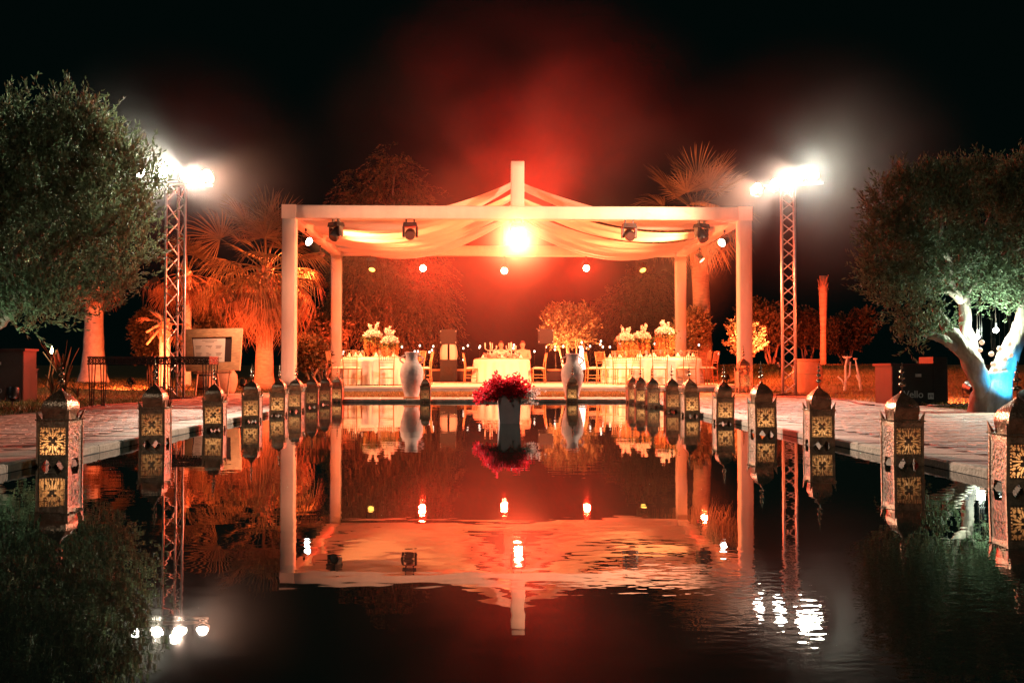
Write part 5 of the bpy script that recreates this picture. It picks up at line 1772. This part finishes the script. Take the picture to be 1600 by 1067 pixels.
# bare whitewashed saplings on the lawn
Ys = on(1320, 613.5, ZG).y
for (segs, w, bx, rx_) in (
        ([([(1320, 614), (1320.5, 600), (1321.7, 592), (1321, 572), (1324, 559)], [.045, .034, .03, .024, .02]), ([(1319.5, 603), (1315.7, 594), (1309, 588)], [.026, .02, .017]), ([(1321.5, 593), (1327.7, 586), (1328.6, 565)], [.026, .022, .016])],
         'bare whitewashed sapling with a leaf rosette on the lawn past the jar', 1320, .13),
        ([([(1345.7, 614), (1342.7, 592), (1339, 574), (1336.5, 561)], [.042, .034, .024, .014]), ([(1342.5, 596), (1338, 586)], [.022, .016])],
         'bare whitewashed sapling leaning, with a pointed tip, farther from the jar', 1345.7, .06)):
    c = Vector((xat(bx, Ys), Ys, .02)); c.z += bank(c.x, Ys)
    r = empty('bare_sapling', c, 0, w, 'sapling', 'bare saplings')
    mb = MB()
    for pts, rad in segs:
        q = [at(x_, y_, Ys) - c for x_, y_ in pts]
        if pts[0][1] > 610: q[0].z = 0
        mb.tube(q, rad, 8)
    mb.build('trunk', M['limed_bark'], r, True)
    tip = at(segs[0][0][-1][0], segs[0][0][-1][1], Ys) - c
    P = np.array([tuple(tip)] * 9); D = np.array([(math.cos(k * .7), math.sin(k * .7), .25) for k in range(9)])
    leaves_obj('leaf_rosette', M['white_petal'], r, P, D, rx_, .028, 9)

# tall banana-like plant behind the torch and low tufts
def strap_plant(px, Y, label, n, h, wd, seed, spread=.5, mat='shrub'):
    g = np.random.default_rng(seed)
    r = empty('strap_leaf_plant', (xat(px, Y), Y, .02), 0, label, 'plant', 'strap leaf plants')
    for k in range(n):
        a = g.random() * 6.28; ln = h * (.55 + .5 * g.random()); sp_ = spread * g.random()
        def fn(u, v):
            z = ln * v * (1 - .25 * sp_ * v); o = sp_ * ln * v ** 1.7
            w = wd * math.sin(math.pi * min(1, .12 + .88 * v)) * (u - .5)
            return (math.cos(a) * o - math.sin(a) * w, math.sin(a) * o + math.cos(a) * w, z - abs(u - .5) * -.05)
        mb = MB(); mb.sheet(fn, 2, 7); mb.build('leaf', M[mat], r, True)
    return r
strap_plant(99, 20.5, 'tall red lit strap leaf plant behind the garden torch', 14, 1.25, .13, 501, .35)
strap_plant(83, 20.2, 'low spiky plant at the foot of the garden torch', 12, .55, .06, 502, .8)
strap_plant(122, 20.6, 'low spiky plant between garden torch and limewashed palm', 10, .40, .05, 503, .9)

# globe lights on stems behind the tables
GLB = [(569 - 34, 553), (537, 549), (628, 542), (656, 540), (648, 549), (671, 550), (675, 547), (677, 541), (653, 549), (724, 544), (731, 540), (750, 541), (749, 543), (724, 562), (803, 539), (802, 544), (835, 549), (853, 542), (868, 541), (867, 546), (880, 541),
       (909, 535), (906, 542), (914, 556), (917, 544), (922, 541), (938, 538), (939, 533), (942, 542), (953, 542), (968, 532), (968, 536), (970, 541), (1023, 537), (1069, 540), (1092, 539), (1123, 553)]
for k, (px, py) in enumerate(GLB):
    Yg = 34.9 + .25 * (k % 5) if px != 1123 else 30.5
    if px in (803, 802): Yg = 34.9
    p = at(px, py, Yg)
    r = empty('globe_light', (p.x, p.y, .03), 0, 'small glowing globe light on a thin stem behind the stage tables' if px != 1123 else 'lone glowing globe light on a stem by the front pergola post', 'light', 'globe lights behind the tables')
    mb = MB(); mb.tube([(0, 0, 0), (.01, 0, (p.z) * .5), (0, 0, p.z - .06)], .005, 5); mb.build('stem', M['iron'], r)
    mb = MB(); mb.ball((0, 0, p.z - .03), .033, 10, 8, 1.3); mb.build('globe', M['globe'], r, True)

# ---------------------------------------------------------------- ground uplights
UP_GAIN = 3.5
def uplight(loc, target, power, colr, lens, label, cone=110, s=1.0):
    loc = Vector(loc); loc.z += bank(loc.x, loc.y) * 1.0 + .10
    r = empty('ground_spotlight', loc, 0, label, 'spotlight', 'coloured ground spotlights')
    d = (Vector(target) - loc).normalized()
    q = d.to_track_quat('Y', 'Z').to_matrix()
    c0 = Vector((0, 0, .13 * s))
    n = 14
    vs, fs = [], []
    prof = [(.05, -.10), (.085, -.06), (.095, .07)]
    for rr, y in prof:
        for k in range(n):
            an = 6.2832 * k / n; vs.append(q @ Vector((rr * s * math.cos(an), y * s, rr * s * math.sin(an))) + c0)
    for i in range(2):
        for k in range(n): fs.append((i * n + k, i * n + (k + 1) % n, (i + 1) * n + (k + 1) % n, (i + 1) * n + k))
    fs.append(tuple(range(n)))
    mb = MB(); mb.add(vs, fs); can = mb.build('can', M['black'], r, True)
    mb = MB(); mb.add([q @ Vector((.088 * s * math.cos(6.2832 * k / n), .055 * s, .088 * s * math.sin(6.2832 * k / n))) + c0 for k in range(n)], [tuple(range(n))]); mb.build('lens', lens, can)
    mb = MB(); mb.tube([(-.11 * s, 0, .13 * s), (-.11 * s, 0, .01), (.11 * s, 0, .01), (.11 * s, 0, .13 * s)], .012, 6); mb.build('bracket', M['black'], r)
    mb = MB(); mb.tube([(0, 0, .01), (0, 0, -.25)], .015, 6); mb.build('ground_stake', M['black'], r)
    e = loc + c0 + d * .14 * s
    spot('ground_spot_beam', e, target, power * UP_GAIN, colr, cone, .6, .06)
    return r
RED = (1.0, .115, .03)
ORANGE = (1.0, .22, .07)
p = on(1517, 634, ZG)
uplight((xat(1517, 16.9), 16.9, .04), (xat(1400, 22), 22, .9), 420, RED, M['lens_red'], 'glowing red ground spotlight next to the pale leaning olive limb', 150, 1.3)
uplight((xat(20, 15.6), 15.6, .04), (xat(30, 16.4), 16.4, 2.2), 22, (.75, 1.0, .70), M['lens_white'], 'pale green ground spotlight under the large olive tree', 110)
uplight((xat(1604, 12.6), 12.6, .04), (rc.x + .10, rc.y, .6), 60, (.03, .45, 1.0), M['lens_blue'], 'blue ground spotlight at the foot of the olive tree', 75)
uplight((xat(1218, 31.3), 31.3, .10), (xat(1108, 37), 37, 6.9), 2400, (1.0, .17, .055), M['lens_red'], 'red ground spotlight on the lawn aimed at the tall palm', 80)
uplight((xat(1262, 35), 35, .10), (xat(1290, 39), 39, 3.2), 700, (1.0, .07, .02), M['lens_red'], 'red ground spotlight on the lawn aimed at the bare trunk', 95)
uplight((xat(1135, 32), 32, .05), (xat(1115, 35.5), 35.5, 2.4), 420, (1.0, .10, .03), M['lens_red'], 'red ground spotlight between pergola and shrubs', 105)
uplight((xat(1215, 38.5), 38.5, .05), (xat(1225, 42.5), 42.5, 2.0), 420, (1.0, .07, .02), M['lens_red'], 'red ground spotlight before the far bushes', 120)
uplight((xat(205, 26.0), 26, .04), (xat(150, 33), 33, 2.4), 520, (1, .11, .03), M['lens_red'], 'red ground spotlight aimed at the limewashed palm trunk', 130)
uplight((xat(330, 26.2), 26.2, .04), (xat(290, 31), 31, 3.0), 480, (1, .11, .03), M['lens_red'], 'red ground spotlight behind the seating chart aimed at the slim palm', 120)
uplight((xat(380, 25.6), 25.6, .04), (xat(415, 29), 29, 3.2), 130, RED, M['lens_red'], 'red ground spotlight at the foot of the big fan palm', 120)
uplight((xat(560, 36), 36, .04), (xat(615, 41), 41, 4.5), 1700, (1, .07, .022), M['lens_red'], 'red ground spotlight behind the stage aimed at the weeping tree', 120)
uplight((xat(870, 34.8), 34.8, .04), (xat(888, 35.6), 35.6, 2.3), 700, ORANGE, M['lens_red'], 'orange ground spotlight at the foot of the small orange tree', 140)

# cables lying on the lawn by the red spotlight
for k in range(3):
    g = np.random.default_rng(600 + k)
    Yc = 15.2 - .35 * k
    pts = [(xat(1455 + i * 9, Yc) , Yc + .12 * math.sin(i * 1.4 + k) + g.normal(0, .03), .075 + .012 * k) for i in range(8)]
    mb = MB(); mb.tube(pts, .012, 6)
    tag(mb.build('cable', M['iron'] if k else M['cushion'], None, True), ['pale cable coiled on the grass beside the red spotlight', 'black cable on the grass beside the pale cable', 'black cable nearest the paving below the lettered counter'][k], 'cable', 'cables on the grass')

for k, (tp_, sgn, lab) in enumerate(((tp, -1, 'black cable running over the paving from the triangular tower'), (tp2, 1, 'black cable running over the paving from the box truss tower'))):
    pts = [(tp_.x, tp_.y - .2, ZG + .06)] + [(tp_.x - sgn * (.35 + .25 * math.sin(i * .9 + k)), tp_.y - .6 - i * .7, ZG + .012) for i in range(9)]
    mb = MB(); mb.tube(pts, .011, 6)
    tag(mb.build('cable', M['black'], None, True), lab, 'cable', 'tower cables')

# ================================================================== SMOKE AND ADDED LAMP GLOW
# stage smoke over the pergola; clouds added at the lamps imitate lens bloom
def smoke(c, r, dens, label, power=2.0, uneven=0.0):
    """a cloud that thins out smoothly towards its rim"""
    mb = MB(); mb.ball((0, 0, 0), 1.0, 32, 20)
    o = mb.build('smoke', None, None, True, loc=c, scale=r)
    m = bpy.data.materials.new('smoke'); m.use_nodes = True
    nt = m.node_tree
    nt.nodes.remove(nt.nodes['Principled BSDF'])
    pv = nt.nodes.new('ShaderNodeVolumePrincipled')
    pv.inputs['Color'].default_value = (.92, .92, .92, 1)
    pv.inputs['Anisotropy'].default_value = 0.35
    tc = nt.nodes.new('ShaderNodeTexCoord')
    ln = nt.nodes.new('ShaderNodeVectorMath'); ln.operation = 'LENGTH'
    nt.links.new(tc.outputs['Object'], ln.inputs[0])
    sb = nt.nodes.new('ShaderNodeMath'); sb.operation = 'SUBTRACT'; sb.use_clamp = True
    sb.inputs[0].default_value = 1.0; nt.links.new(ln.outputs['Value'], sb.inputs[1])
    pw = nt.nodes.new('ShaderNodeMath'); pw.operation = 'POWER'; pw.inputs[1].default_value = power
    nt.links.new(sb.outputs[0], pw.inputs[0])
    mu = nt.nodes.new('ShaderNodeMath'); mu.operation = 'MULTIPLY'; mu.inputs[1].default_value = dens
    nt.links.new(pw.outputs[0], mu.inputs[0])
    out = mu.outputs[0]
    if uneven:
        no = nt.nodes.new('ShaderNodeTexNoise'); no.inputs['Scale'].default_value = 2.2; no.inputs['Detail'].default_value = 2.0
        no.inputs['Distortion'].default_value = .6
        nt.links.new(tc.outputs['Object'], no.inputs['Vector'])
        mr = nt.nodes.new('ShaderNodeMapRange')
        mr.inputs['From Min'].default_value = .36; mr.inputs['From Max'].default_value = .66
        mr.inputs['To Min'].default_value = 1 - uneven; mr.inputs['To Max'].default_value = 1 + uneven
        nt.links.new(no.outputs['Fac'], mr.inputs['Value'])
        m2 = nt.nodes.new('ShaderNodeMath'); m2.operation = 'MULTIPLY'
        nt.links.new(out, m2.inputs[0]); nt.links.new(mr.outputs[0], m2.inputs[1]); out = m2.outputs[0]
    nt.links.new(out, pv.inputs['Density'])
    nt.links.new(pv.outputs[0], nt.nodes['Material Output'].inputs['Volume'])
    o.data.materials.append(m)
    return tag(o, label, 'smoke', kind='stuff')
smoke((cl.x, cl.y - .2, cl.z + .05), (1.5, 1.5, 1.5), .20, 'added glow cloud imitating lens bloom around the blazing lamp on the front beam')  # small volume added for the lamp's white-hot bloom
smoke((cl.x + .3, cl.y + 3.2, cl.z + 1.5), (7.0, 7.0, 6.2), .021, 'red lit smoke cloud filling the pergola and rising over it', 1.4, .85)
lm = (LL[1] + LL[2]) / 2; rm = (RL[2] + RL[3]) / 2
smoke((lm.x + .2, lm.y - .3, lm.z), (3.2, 2.4, 2.8), .026, 'added glow cloud imitating lens bloom round the triangular tower floodlights', 2.1, .3)  # volume added as the halo of these floodlights
smoke((rm.x + .1, rm.y - .3, rm.z), (3.8, 2.9, 3.3), .034, 'added glow cloud imitating lens bloom round the box truss tower floodlights', 2.1, .3)  # halo of the box tower lamps, added as a volume
